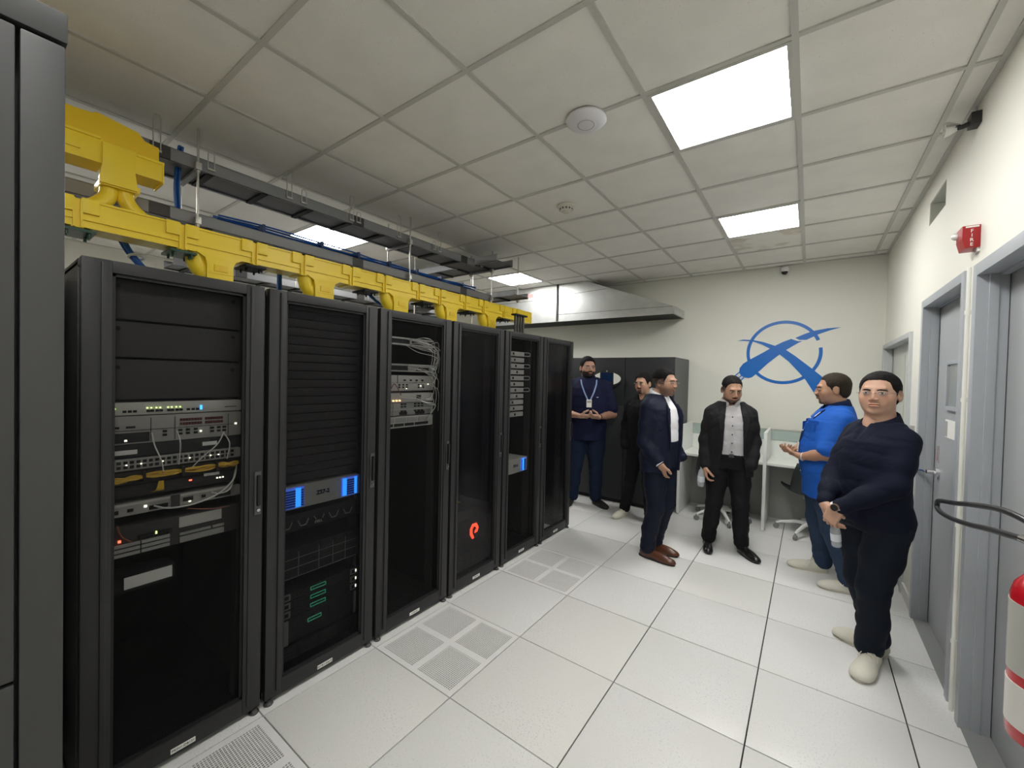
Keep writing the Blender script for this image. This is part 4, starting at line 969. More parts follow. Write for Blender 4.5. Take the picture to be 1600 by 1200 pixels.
def surfnets(D, lo, h):
    ins = D < 0; nx, ny, nz = D.shape
    cnt = np.zeros((nx-1, ny-1, nz-1), np.int8)
    for a in (0, 1):
        for b in (0, 1):
            for c in (0, 1): cnt += ins[a:nx-1+a, b:ny-1+b, c:nz-1+c]
    act = (cnt > 0) & (cnt < 8); idx = -np.ones(act.shape, np.int64); I = np.argwhere(act); idx[act] = np.arange(len(I))
    P = np.zeros((len(I), 3)); N = np.zeros(len(I))
    i, j, k = I.T
    for axis in range(3):
        for p in (0, 1):
            for q in (0, 1):
                o = [0, 0, 0]; o[(axis+1) % 3] = p; o[(axis+2) % 3] = q; e = list(o); e[axis] = 1
                d0 = D[i+o[0], j+o[1], k+o[2]]; d1 = D[i+e[0], j+e[1], k+e[2]]; m = (d0 < 0) != (d1 < 0)
                t = np.where(m, d0/np.where(m, d0-d1, 1), 0)
                pt = np.array(o, float)[None].repeat(len(I), 0); pt[:, axis] = t; P += pt*m[:, None]; N += m
    V = (I+P/N[:, None])*h+lo
    Fs = []
    for axis in range(3):
        a1, a2 = (axis+1) % 3, (axis+2) % 3
        s0 = [slice(None)]*3; s1 = [slice(None)]*3; s0[axis] = slice(0, -1); s1[axis] = slice(1, None)
        A = ins[tuple(s0)]; B = ins[tuple(s1)]; E = np.argwhere(A != B)
        E = E[(E[:, a1] > 0) & (E[:, a2] > 0) & (E[:, a1] < D.shape[a1]-1) & (E[:, a2] < D.shape[a2]-1)]
        if not len(E): continue
        def g(d1, d2):
            c = E.copy(); c[:, a1] -= d1; c[:, a2] -= d2; return idx[c[:, 0], c[:, 1], c[:, 2]]
        Q = np.stack([g(1, 1), g(0, 1), g(0, 0), g(1, 0)], 1); fl = A[E[:, 0], E[:, 1], E[:, 2]]
        Q[~fl] = Q[~fl][:, ::-1]; Fs.append(Q)
    return V, np.concatenate(Fs)
def cloth_mat(name, col, rough=.8, sheen=.1, scale=420, b=.25, var=.10):
    m = mat(name, col, rough, noise=(6, var, 4)); nt = m.node_tree; bs = nt.nodes['Principled BSDF']; bs.inputs['Sheen Weight'].default_value = 0; bs.inputs['Specular IOR Level'].default_value = .22
    tc = nt.nodes.new('ShaderNodeTexCoord'); n = nt.nodes.new('ShaderNodeTexNoise'); n.inputs['Scale'].default_value = scale
    bp = nt.nodes.new('ShaderNodeBump'); bp.inputs['Strength'].default_value = b; bp.inputs['Distance'].default_value = .001
    n2 = nt.nodes.new('ShaderNodeTexNoise'); n2.inputs['Scale'].default_value = 11; n2.inputs['Detail'].default_value = 3; n2.inputs['Distortion'].default_value = 1.2
    bp2 = nt.nodes.new('ShaderNodeBump'); bp2.inputs['Strength'].default_value = .45; bp2.inputs['Distance'].default_value = .012
    nt.links.new(tc.outputs['Object'], n.inputs['Vector']); nt.links.new(tc.outputs['Object'], n2.inputs['Vector'])
    nt.links.new(n2.outputs['Fac'], bp2.inputs['Height']); nt.links.new(n.outputs['Fac'], bp.inputs['Height'])
    nt.links.new(bp2.outputs['Normal'], bp.inputs['Normal']); nt.links.new(bp.outputs['Normal'], bs.inputs['Normal']); return m
def skin_mat():
    m = mat('skin', (.5, .3, .2), .5, spec=.4); nt = m.node_tree; a = nt.nodes.new('ShaderNodeVertexColor'); a.layer_name = 'Col'
    bs = nt.nodes['Principled BSDF']; nt.links.new(a.outputs['Color'], bs.inputs['Base Color'])
    bs.inputs['Subsurface Weight'].default_value = .08; bs.inputs['Subsurface Radius'].default_value = (.01, .004, .002); return m
SK = skin_mat()
K.update(hairb=cloth_mat('hair_black', (.006, .005, .005), .8, 0, 500, .8), hairbr=cloth_mat('hair_dark_brown', (.026, .019, .013), .75, 0, 500, .8), beardg=cloth_mat('beard_greying', (.13, .105, .085), .85, 0, 500, .6),
 eyew=mat('eye_white', (.75, .72, .68), .2), iris=mat('iris_dark', (.02, .012, .008), .1), glassf=mat('glasses_metal', (.55, .45, .38), .25, .9), glassl=glass('glasses_lens', (.93, .93, .93), .93),
 navyk=cloth_mat('knit_navy', (.0045, .007, .021)), trn=cloth_mat('trousers_navy', (.007, .011, .020)), jeans=cloth_mat('jeans_blue', (.028, .050, .095), .85), jeansd=cloth_mat('jeans_dark', (.009, .018, .042), .85),
 bluesh=cloth_mat('shirt_blue', (.012, .10, .46), .75), bluelan=cloth_mat('lanyard_navy', (.01, .02, .07)), blazer=cloth_mat('blazer_black', (.013, .013, .014), .75), trb=cloth_mat('trousers_black', (.008, .008, .010)),
 greysh=cloth_mat('shirt_pale_grey', (.55, .54, .55), .8, .1, 420, .25, .05), suit=cloth_mat('suit_navy', (.006, .009, .026), .65), suitt=cloth_mat('suit_trousers_navy', (.005, .008, .021), .65), whitesh=cloth_mat('shirt_white', (.80, .80, .82), .8, .1, 420, .25, .03),
 blacksh=cloth_mat('shirt_black', (.0035, .0035, .004)), polo=cloth_mat('polo_navy', (.008, .011, .040)),
 shoew=mat('shoe_cream', (.70, .68, .58), .7, bump=(40, .2, .003)), sole=mat('sole_cream', (.66, .62, .52), .7), soleb=mat('sole_black', (.015, .015, .015), .6), shoeb=mat('shoe_black_leather', (.012, .012, .012), .25), shoebr=mat('shoe_brown_leather', (.10, .035, .018), .3), shoedb=mat('shoe_dark', (.02, .016, .014), .6),
 lanyard=mat('lanyard_light_blue', (.25, .35, .6), .6), button=mat('button_dark', (.03, .03, .035), .4), strapw=mat('watch_strap_white', (.75, .72, .68), .4), watchf=mat('watch_face_black', (.01, .01, .01), .15), rosette=mat('rose_metal', (.6, .4, .3), .3, .8))
def Rz(a): c, s_ = math.cos(a), math.sin(a); return np.array([[c, -s_, 0], [s_, c, 0], [0, 0, 1.]])
def Rx(a): c, s_ = math.cos(a), math.sin(a); return np.array([[1, 0, 0], [0, c, -s_], [0, s_, c]])
def Ry(a): c, s_ = math.cos(a), math.sin(a); return np.array([[c, 0, s_], [0, 1, 0], [-s_, 0, c]])
def head_sdf(S_, R, c, s=1.0, wd=1.0, neck=None, jowl=1.0):
    def T(p): return c+R@(np.array(p)*[wd*s, s, s])
    def E(p, r, k=.02, op='u', R2=None): S_.ell(T(p), np.array(r)*s*[wd, 1, 1], R if R2 is None else R@R2, k, op)
    E((0, -.020, .038), (.077, .098, .084)); E((0, .020, -.020), (.068, .074, .090), .03)
    E((0, .022, -.066), (.052*jowl, .056, .046), .03); E((0, .066, -.098), (.024, .018, .017), .02)
    E((.040, .044, -.030), (.026, .030, .030), .025); E((-.040, .044, -.030), (.026, .030, .030), .025)
    S_.cone(T((-.036, .082, .026)), T((.036, .082, .026)), .010*s, .010*s, .016)
    for q in (-1, 1): E((q*.033, .104, .004), (.019, .018, .012), .012, 's')
    S_.cone(T((0, .090, .014)), T((0, .107, -.027)), .0075*s, .0105*s, .010)
    for q in (-1, 1): E((q*.012, .102, -.034), (.009, .011, .008), .006)
    E((0, .094, -.058), (.024, .010, .0055), .008); E((0, .093, -.068), (.020, .010, .006), .005); E((0, .106, -.0625), (.022, .010, .0016), .004, 's')
    for q in (-1, 1): 
        E((q*.080, -.012, -.008), (.008, .019, .032), .008, 'u', Ry(0)@Rz(q*.35)); E((q*.088, -.008, -.004), (.006, .010, .018), .006, 's', Rz(q*.35))
        E((q*.031, .084, .001), (.016, .013, .011), .006)
def hair_sdf(R, c, s, wd, style):
    H_ = SDF(); Ri = np.asarray(R)
    g = style.get('g', .007)
    def T(p): return c+R@(np.array(p)*[wd*s, s, s])
    H_.ell(T((0, -.020, .038+style.get('up', 0)*.5)), np.array((.077+g, .098+g, .084+g+style.get('up', 0)*.5))*s*[wd, 1, 1], R, .02)
    H_.ell(T((0, -.030, -.010)), np.array((.072+g*.7, .084+g*.6, .078))*s*[wd, 1, 1], R, .02)
    if style.get('front'): H_.ell(T((0, .045, .098)), np.array((.058, .040, .026))*s*[wd, 1, 1], R, .03)
    fh = style.get('fh', .074)
    ys = np.array([-.13, -.09, -.055, -.035, -.03, -.012, .005, .012, .024, .036, .06, .09, .12]); hs = np.array([-.075, -.075, -.062, -.03, .02, .026, .022, -.022, -.018, .040, fh-.006, fh, fh])
    if style.get('side'): hs = np.where(ys < .035, np.maximum(hs, style['side']), hs)
    def g_(X, Y, Z):
        dx, dy, dz = (X-c[0])/s, (Y-c[1])/s, (Z-c[2])/s
        u, v, w_ = (Ri[0, i]*dx+Ri[1, i]*dy+Ri[2, i]*dz for i in range(3))
        hz = np.interp(v, ys, hs) + np.where(v > .03, -0.0*u, 0)
        hz = hz + np.where(v > .025, .10*style.get('rec', 1.0)*np.clip(.022-np.abs(np.abs(u)-.044), 0, .022)-np.clip(np.abs(u)-.055, 0, .02)*2.2, 0) + .0022*np.sin(u*330)*np.sin(v*150+w_*200)
        return (hz-w_)*.6*s
    lo, hi = H_.bounds(); H_.fn(g_, lo-.1, hi+.1, 'i'); return H_
def hair_fold(X, Y, Z): return .0007*(np.sin(X*210+3*np.sin(Z*60))*np.sin(Z*190+2*np.sin(Y*70))+.7*np.sin(Y*240+X*90+2*np.sin(Z*50)))
def hand_sdf(S_, w, f, n, side, curl=(.4, .5, .4), s=1.0, spread=.10, thumb=(.5, .6)):
    """w wrist, f finger direction, n palm normal (out of the palm), side +1/-1: thumb is at side * cross(f, n)"""
    f = nrm(f); n = np.asarray(n, float); n = nrm(n-f*(n@f)); t = np.cross(f, n)*side
    w = np.asarray(w, float); P = lambda a, b, c_: w+(f*a+t*b+n*c_)*s
    R = np.stack([t, f, n], 1)
    S_.cone(P(0, 0, 0), P(.025, 0, 0), .026*s, .024*s, .015)
    S_.box(P(.052, -.001, 0), np.array((.040, .044, .015))*s, R, .013*s, .015)
    S_.ell(P(.035, .022, .008), np.array((.020, .032, .016))*s, R, .012)
    for i, (b, L, r) in enumerate(((.030, .074, .0090), (.010, .083, .0094), (-.011, .077, .0090), (-.031, .060, .0080))):
        a0 = P(.088 if i else .086, b, 0); ang = 0; d = f; p = a0; sp_ = (b/.03)*spread
        for k, (cu, fr) in enumerate(zip(curl, (.45, .31, .24))):
            ang += cu*(1+.12*i); d = nrm(f*math.cos(ang)+n*math.sin(ang)+t*sp_*.5); q = p+d*L*fr*s
            S_.cone(p, q, r*s*(1-.08*k), r*s*(1-.08*(k+1)), .004); p = q
    d1 = nrm(f*.65+t*.75*(1-thumb[0]*.5)+n*thumb[0]); a_ = P(.025, .026, .006); b_ = a_+d1*.042*s; d2 = nrm(f*.9+t*.1+n*thumb[1]); c_ = b_+d2*.032*s; e_ = c_+nrm(d2+n*.2-t*.2)*.024*s
    S_.chain([a_, b_, c_, e_], [.0135*s, .0115*s, .0105*s, .009*s], .006)
def shoe(parent, name, m, ms, heel, toe, laces=None, w=1.0, h=1.0, low=False, label=None):
    heel = np.array([*heel, 0.]); toe = np.array([*toe, 0.]); d = nrm(toe-heel); L = np.linalg.norm(toe-heel); sd = np.array([-d[1], d[0], 0]); R = np.stack([sd, d, np.array([0, 0, 1.])], 1)
    P = lambda a, b, c_: heel+d*a*L+sd*b+np.array([0, 0, c_])
    S_ = SDF(); S_.ell(P(.20, 0, .045*h), (.036*w, .058, .048*h), R, .02); S_.ell(P(.50, 0, .035*h), (.038*w, .10, .048*h), R, .03); S_.ell(P(.74, 0, .024), (.047*w, .078, .038*h), R, .03)
    S_.ell(P(.88, 0, .020), (.040*w, .045, .028*h), R, .02); S_.cone(P(.27, 0, .05), P(.30, 0, .10 if not low else .085), .038, .036, .02)
    S_.fn(lambda X, Y, Z: .014-Z+0*X+0*Y, (-9, -9, -9), (9, 9, 9), 'i')
    o = S_.mesh(name, m, parent, .0055, label=label)
    q = MB(); n = 28; prof = []
    for k in range(n):
        a = 2*PI*k/n; x = math.sin(a); y = -math.cos(a)
        ww = (.036 if y < 0 else .036+.013*math.sin(min(1, y*1.3)*PI/2)*(1 if y < .7 else 1))*w
        if y > .55: ww = .049*w
        pt = P(.5+.5*y, 0, 0)+sd*x*ww; prof.append((pt[0], pt[1]))
    q.prism(prof, 2, 0, .022); q.build('sole', ms, o, bevel=.003)
    if laces:
        q = MB()
        for k in range(4):
            a = .46+.065*k; z = .086*h-.0065*k; q.tube([P(a, -.024, z-.013), P(a+.015, 0, z+.003), P(a, .024, z-.013)], .0028, 5)
        q.tube(sp([P(.44, 0, .091*h), P(.40, .024, .092*h), P(.46, .042, .066*h), P(.50, .035, .062*h), P(.46, .01, .089*h)], 4), .0026, 5).tube(sp([P(.44, 0, .091*h), P(.40, -.024, .092*h), P(.47, -.042, .066*h), P(.52, -.035, .062*h), P(.46, -.01, .089*h)], 4), .0026, 5)
        q.build('laces', K['label'] if laces == 1 else K['sole'], o, kind='stuff', smooth='auto')
    return o
def folds(amp, seeds):
    def f(X, Y, Z):
        d = 0
        for i, (a, b, c_, p) in enumerate(seeds):
            w_ = np.sin(X*a+Y*b+Z*c_+p+1.5*np.sin(Z*8+p*2+Y*6)+1.1*np.sin(X*12+p))
            d = d+(1-np.abs(w_))**3*(.55+.45*np.sin(Z*14+X*9*(i+1)+p*3))
        return amp*(d-.25)
    return f
FT = folds(.0030, [(13, 12, 17, .3), (-18, 9, 15, 1.7), (11, -19, 27, 4.1)])
FL = folds(.0060, [(6, 8, 21, .9), (-9, 6, 16, 2.7), (12, -7, 25, 5.1)])
def person(label, loc, rot, Hs, spec):
    """Hs body scale (1 = 1.70 m). local frame: x person's right, y forward, z up"""
    t = thing('person', label, 'person', (*loc, 0), rot); sc = Hs; B = spec.get('bulk', 1.0); Bd = spec.get('belly', 1.0); lean = spec.get('lean', (0, 0))
    A = lambda p: np.array(p, float)
    z_ = lambda v: v*sc
    sh = spec.get('sh', .168*B**.6)*sc
    tz = spec.get('twist', 0)
    def sec(inf=0.0, z0=None, z1=None, hipw=1.0):
        L = [(.80, 0, -.005, .165*B*hipw, .115*B), (.88, 0, -.008, .172*B*hipw, .122*B*(1+(Bd-1)*.4)), (.96, 0, .004, .165*B, .118*B*(1+(Bd-1)*.8)), (1.04, 0, .012*Bd, .160*B, .116*B*Bd), (1.12, 0, .012*Bd, .162*B, .116*B*(1+(Bd-1)*.9)),
             (1.22, 0, .008, .172*B, .122*B*(1+(Bd-1)*.4)), (1.30, 0, .002, .168*B, .114*B), (1.345, 0, -.006, .148*B, .094*B), (1.38, 0, -.012, .120*B, .078*B), (1.415, 0, -.016, .088*B**.5, .066*B**.5), (1.445, 0, -.018, .066, .058)]
        out = []
        for z, x, y, w_, d in L:
            fz = max(0, (z-.9)/.5); out.append((z*sc, x+lean[0]*fz, y+lean[1]*fz, (w_+inf)*sc**.5, (d+inf)*sc**.5, tz*fz))
        zs = np.array([o[0] for o in out])
        if z0 is not None or z1 is not None:
            z0 = z0 or zs[0]; z1 = z1 or zs[-1]; arr = np.array(out); zz = [z0]+[v for v in zs if z0 < v < z1]+[z1]
            out = [tuple([v]+[np.interp(v, zs, arr[:, i]) for i in range(1, 6)]) for v in zz]
        return out
    def shp(q):   # shoulder joint, q=+1 right
        c_, s_ = math.cos(tz), math.sin(tz); x, y = q*sh, -.012
        return A((x*c_-y*s_+lean[0], x*s_+y*c_+lean[1], 1.315*sc))
    arms = spec['arms']; legs = spec['legs']
    # body: one continuous skin surface
    R = Rz(tz+spec.get('hyaw', 0))@Rx(-spec.get('hpitch', 0))@Ry(spec.get('hroll', 0)); hc = A((lean[0]+spec.get('hx', 0), lean[1]+.030+spec.get('hy', 0), (1.585+spec.get('hz', 0))*sc)); hs_ = spec.get('hs', 1.0); wd = spec.get('wd', 1.0)
    sk = A(spec.get('skin', (.46, .25, .16))); bc = A(spec.get('beardcol', (.03, .02, .016))); beard = spec.get('beard')
    def hcol(V):
        u = ((V-hc)@R)/hs_; c_ = np.tile(sk, (len(V), 1)); x, y, z = u[:, 0]/wd, u[:, 1], u[:, 2]
        fr = y > .04
        def mix(m, col): m = np.clip(m, 0, 1)[:, None]; c_[:] = c_*(1-m)+A(col)*m
        mix(.35*np.exp(-((np.abs(x)-.042)**2+(z+.028)**2)/.0005)*fr, sk*[1.12, .78, .70])
        mix(.5*np.exp(-(x**2+(y-.115)**2+(z+.03)**2)/.0003), sk*[1.1, .8, .75])
        mouth = np.exp(-((x/.021)**2+((z+.063)/.0075)**2)**2)*(y > .07)
        if beard:
            jaw = (z < -.030-.0*y) & (z > -.15) & (y > -.03)
            edge = np.clip((-.036+.25*(y-.02)-z+.0)/.014, 0, 1)
            if beard == 'full': m = np.where(y < .07, np.clip((-.030-z)/.02, 0, 1)*(np.clip((y+.02)/.01, 0, 1)), np.clip((-.044-z)/.006, 0, 1)); m = m*spec.get('bd', .97)
            elif beard == 'stubble': m = np.clip((-.030-z)/.03, 0, 1)*(np.clip((y+.03)/.02, 0, 1))*.6
            elif beard == 'goatee': m = ((np.abs(x) < .027) & (z < -.044) & (y > .055))*.85
            elif beard == 'chin': m = np.maximum(((np.abs(x) < .026) & (np.abs(z+.050) < .005) & (y > .07))*.7, np.clip((-.062-z-(.0))/.012, 0, 1)*(y > -.01)*.8*(z > -.125)); 
            m = m*(z > -.135)*(1-mouth); mix(m, bc)
        mix(mouth*.8, sk*[.95, .55, .55]*A(1.0)); mix(((np.abs(z+.0625) < .0018) & (np.abs(x) < .022) & (y > .07))*.6, sk*.35)
        mix(.45*np.exp(-(((np.abs(x)-.032)/.018)**2+((z-.002)/.010)**2)**2)*(y > .05), sk*.55)
        sd_ = spec.get('fade')
        if sd_: mix(np.clip((z-sd_[0])/.03, 0, 1)*(y < .035)*sd_[1], (.03, .022, .018))
        if spec.get('scalp'): mix(np.clip((z-.03)/.02, 0, 1)*(y < .03)*.5, (.10, .07, .05))
        return c_
    Bo = SDF(); Bo.loft(sec(-.012), .03); nk = .060*spec.get('neck', 1.0)
    Bo.cone(A((lean[0], lean[1]-.015, 1.40*sc)), hc+R@A((0, -.03, -.07)), nk, nk*.92, .03)
    head_sdf(Bo, R, hc, hs_, wd, None, spec.get('jowl', 1.0))
    # coarse body + fine head share one mesh: mesh body below the chin coarse, head fine
    for q, a in ((1, arms['R']), (-1, arms['L'])):
        s0 = shp(q); Bo.chain([s0, a['e'], a['w']], [.048, .038, .026], .02)
    for q, l in ((1, legs['R']), (-1, legs['L'])):
        Bo.chain([A((q*.09, -.005, .86*sc)), A(l['k']), A(l['a'])], [.078*B, .050, .036], .02); hl, te = A((*l['heel'], .035)), A((*l['toe'], .030)); Bo.cone(hl*.8+te*.2, hl*.3+te*.7, .026, .018, .02); Bo.cone(A(l['a']), hl*.75+te*.25, .032, .026, .02)
    Bf = SDF(); head_sdf(Bf, R, hc, hs_, wd, None, spec.get('jowl', 1.0)); Bf.cone(A((lean[0], lean[1]-.012, 1.36*sc)), hc+R@A((0, -.03, -.07)), nk, nk*.92, .03)
    o1 = Bo.mesh('body', SK, t, .0105, col=hcol); o2 = Bf.mesh('h', SK, t, spec.get('hres', .0032), col=hcol); parts = [o1, o2]
    hs3 = {}
    for q, a in ((1, arms['R']), (-1, arms['L'])):
        if a.get('hand') is None: continue
        hd = a['hand']; Hn = SDF(); Hn.cone(A(a['e'])*.35+A(a['w'])*.65, A(a['w']), .031, .026, .01)
        hand_sdf(Hn, a['w'], hd['f'], hd['n'], hd.get('side', q), hd.get('curl', (.4, .5, .4)), hd.get('s', 1.0), thumb=hd.get('thumb', (.5, .6)))
        parts.append(Hn.mesh('hd', SK, t, .0032, col=lambda V: np.tile(sk, (len(V), 1))))
        if a.get('bare'):
            Fa = SDF(); Fa.chain([A(a['e'])*.8+shp(q)*.2, a['e'], A(a['e'])*.5+A(a['w'])*.5, a['w']], [.046*B, .044*B, .040*B**.5, .028], .012); parts.append(Fa.mesh('fa', SK, t, .006, col=lambda V: np.tile(sk*A((.92, .88, .86)), (len(V), 1))))
    # join shells into the one body mesh
    bm = bmesh.new()
    for o in parts: bm.from_mesh(o.data)
    me = o1.data; bm.to_mesh(me); bm.free()
    for o in parts[1:]: bpy.data.objects.remove(o)
    me.polygons.foreach_set('use_smooth', [True]*len(me.polygons)); body = o1
    # eyes, brows
    T = lambda p: hc+R@(A(p)*[wd*hs_, hs_, hs_])
    for q in (-1, 1):
        e = SDF(); e.ell(T((q*.0315, .0925, .001)), A((.0125, .0055, .0048))*hs_, R@Rz(-q*.12), 0); eo = e.mesh('eye', K['eyew'], body, .0016)
        gx = spec.get('gaze', 0); e = SDF(); e.ell(T((q*.0315+gx, .0965, .001)), A((.0052, .0030, .0046))*hs_, R, 0); e.mesh('iris', K['iris'], eo, .0012)
        br = MB().tube([tuple(T(p)) for p in ((q*.013, .0985, .0165), (q*.027, .0975, .0205), (q*.042, .087, .0195), (q*.050, .078, .0145))], [.0028*spec.get('brow', 1), .0036*spec.get('brow', 1), .003*spec.get('brow', 1), .0015], 6).build('eyebrow', K['hairb'], body, smooth=True)
        MB().tube([tuple(T(p)) for p in ((q*.018, .0965, .003), (q*.031, .099, .0062), (q*.045, .090, .002))], [.001, .0018, .001], 5).build('eyelid', K['hairb'], eo, smooth=True)
    if spec.get('hair'): hair_sdf(R, hc, hs_, wd, spec['hair']).mesh('hair', K[spec['hair'].get('m', 'hairb')], t, .0036, fold=hair_fold)
    if beard in ('full', 'goatee', 'chin') :
        Bd_ = SDF(); E = lambda p, r, k=.012, op='u': Bd_.ell(T(p), A(r)*hs_*[wd, 1, 1], R, k, op)
        if beard == 'full': E((0, .067, -.098), (.0265, .0200, .0195))
        else: E((0, .067, -.098), (.0225, .0190, .0172))
        if beard != 'goatee' or True: Bd_.cone(T((-.018, .096, -.050)), T((0, .103, -.047)), .004, .0045, .004); Bd_.cone(T((.018, .096, -.050)), T((0, .103, -.047)), .004, .0045, .004)
        Bd_.mesh('beard', K['hairb'] if spec.get('beardm') is None else K[spec['beardm']], t, .003)
    if spec.get('glasses'):
        gl = MB()
        for q in (-1, 1):
            pts = [tuple(T((q*.033+.0215*math.cos(a_)*(1+.1*abs(math.cos(a_))), .108-.16*abs(q*.033+.0215*math.cos(a_)-q*.012)*.5, -.002+.0145*math.sin(a_)))) for a_ in np.linspace(0, 2*PI, 21)[:-1]]
            if spec['glasses'] == 'full': gl.tube(pts, .0011, 5, closed=True)
            else: gl.tube(pts[:11], .0011, 5)
            gl.tube([T((q*.055, .103, .002)), T((q*.074, .08, .004)), T((q*.082, .01, .004)), T((q*.083, -.012, -.006))], .0012, 5)
        gl.tube([T((-.011, .109, .001)), T((0, .113, .004)), T((.011, .109, .001))], .0012, 5); go = gl.build('glasses', K['glassf'], t, smooth=True)
        for q in (-1, 1):
            le = MB(); m_ = 16
            for k in range(m_): a_ = 2*PI*k/m_; le.v.append(tuple(T((q*.033+.021*math.cos(a_), .108-.08*abs(q*.033+.021*math.cos(a_)-q*.012), -.002+.0142*math.sin(a_)))))
            le.f.append(tuple(range(m_))); le.build('lens', K['glassl'], go)
    # trousers
    tr = SDF(); tr.loft(sec(.014, .80*sc, spec.get('waist', 1.02)*sc), .04)
    tw = spec.get('tw', 1.0)
    for q, l in ((1, legs['R']), (-1, legs['L'])):
        k_, a_ = A(l['k']), A(l['a']); an = a_-A((0, 0, .0)); hp_ = A((q*.088*B, -.006, .84*sc))
        tr.chain([hp_, hp_*.5+k_*.5+A((0, -.004, 0)), k_, k_*.45+a_*.55+A((0, -.012, 0)), A((a_[0], a_[1], l.get('hem', .10)))], [.098*B*tw**.5, .086*B*tw, .068*tw, .064*tw, .060*tw], .025)
    tr.fn(lambda X, Y, Z: legs.get('cut', .045)-Z+0*X+0*Y, (-9,)*3, (9,)*3, 'i')
    def fl(X, Y, Z): return FL(X, Y, Z)*np.clip(1.35-Z*1.0, .35, 1.2)
    to = tr.mesh('trousers', K[spec['trousers']], t, .0085, fold=fl)
    # shoes
    for q, l in ((1, legs['R']), (-1, legs['L'])):
        sm = spec['shoe']; shoe(t, 'shoe', K[sm[0]], K[sm[1]], l['heel'], l['toe'], sm[2], sm[3])
    # sleeves helper
    def sleeve(S_, q, a, r, end=1.0, k=.035, extra=0.0):
        s0 = shp(q); e, w_ = A(a['e']), A(a['w']); nb = A((lean[0]+q*.045*math.cos(tz), lean[1]-.022, 1.375*sc)); S_.cone(nb, s0*.75+nb*.25+A((0, 0, .012)), .050, r[0]*.86, .035)
        if end <= 1: # sleeve ends on upper arm at fraction
            S_.cone(s0, s0+(e-s0)*end, r[0], r[1]*1.02, k); return
        we = e+(w_-e)*(end-1); S_.chain([s0, s0*.5+e*.5, e, e*.45+we*.55, we], [r[0], (r[0]+r[1])/2, r[1], (r[1]+r[2])/2, r[2]], k*.6)
    return dict(t=t, body=body, sec=sec, shp=shp, sleeve=sleeve, R=R, hc=hc, T=T, sc=sc, A=A, trousers=to, lean=lean)
def collar(P, m, z=1.43, r=.072, h=.035, open_=.5, tall=0, col_parent=None, tilt=.25):
    """folded shirt collar: band of quads round the neck with a gap at the front"""
    q = MB(); n = 26; sc = P['sc']; lx, ly = P['lean']
    rows = ((.0, r*1.22, -.012), (.0, r*1.02, h*.9), (.0, r*.94, h*1.05), (.0, r*.90, h*.7), (.0, r*.90, -.01))
    for i in range(n+1):
        a = math.radians(90+open_*40)+(2*PI-2*math.radians(open_*40))*i/n
        fr = (math.sin(a)+1)/2       # 1 front
        for _, rr, dz in rows:
            point = .022*max(0, 1-min(i, n-i)/3) if dz == -.012 else 0
            q.v.append((lx+rr*math.cos(a)*1.02, ly-.012+rr*math.sin(a), z*sc+dz-fr*.045*(tilt/.25)-point))
    m_ = len(rows)
    for i in range(n):
        for k in range(m_-1): a_ = i*m_+k; q.f.append((a_, a_+1, a_+m_+1, a_+m_))
    o = q.build('collar', m, P['t'] if col_parent is None else col_parent, smooth='auto'); md = o.modifiers.new('s', 'SOLIDIFY'); md.thickness = .003; return o
def surf_y(P, x, z, inf):
    S_ = np.array(P['sec'](inf)); f = [np.interp(z, S_[:, 0], S_[:, i]) for i in range(6)]; c_, s_ = math.cos(f[5]), math.sin(f[5])
    # solve along person's twisted frame: x given in twisted frame
    u = min(.99, abs(x)/f[3]); v = f[4]*math.sqrt(1-u*u); return np.array((f[1]+x*c_-v*s_, f[2]+x*s_+v*c_, z))
def strip(P, name, m, pts, w_, inf, parent, off=.004, th=.002, kind=None):
    """thin band lying on the chest through (x, z) points"""
    q = MB(); c3 = [surf_y(P, x, z, inf)+np.array((0, off, 0)) for x, z in pts]; n = len(c3)
    for i, p in enumerate(c3):
        d = c3[min(i+1, n-1)]-c3[max(i-1, 0)]; d = nrm(d); s_ = nrm(np.cross(d, (0, 1, 0))); ww = w_[i] if isinstance(w_, (list, tuple)) else w_
        for yy in (0, th):
            for sg in (-1, 1): q.v.append(tuple(p+s_*sg*ww/2+np.array((0, yy, 0))))
    for i in range(n-1):
        a = 4*i; q.f += [(a, a+1, a+5, a+4), (a+2, a+6, a+7, a+3), (a, a+4, a+6, a+2), (a+1, a+3, a+7, a+5)]
    q.f += [(0, 2, 3, 1), (4*n-4, 4*n-3, 4*n-1, 4*n-2)]
    return q.build(name, m, parent)
def bottle(label, loc, rot, s=1.0):
    t = thing('water_bottle', label, 'bottle', loc); t.rotation_euler = rot; t.scale = (s, s, s)
    MB().lathe([(.026, 0), (.031, .006), (.032, .03), (.030, .05), (.032, .07), (.032, .12), (.026, .15), (.013, .172), (.012, .18)], (0, 0, 0), 20).build('bottle_body', K['glassc'], t, smooth='auto')
    MB().lathe([(.0328, .045), (.0328, .10)], (0, 0, 0), 20).build('paper_label', K['bottlelab'], t, smooth='auto')
    MB().lathe([(.0145, .178), (.0145, .195), (.013, .197)], (0, 0, 0), 16).build('cap', K['label'], t, smooth='auto'); return t
FT2 = folds(.0045, [(12, 10, 15, .3), (-15, 8, 14, 1.7), (10, -16, 24, 4.1)])
def rad(v): return math.radians(v)
def A3(*p): return np.array(p, float)
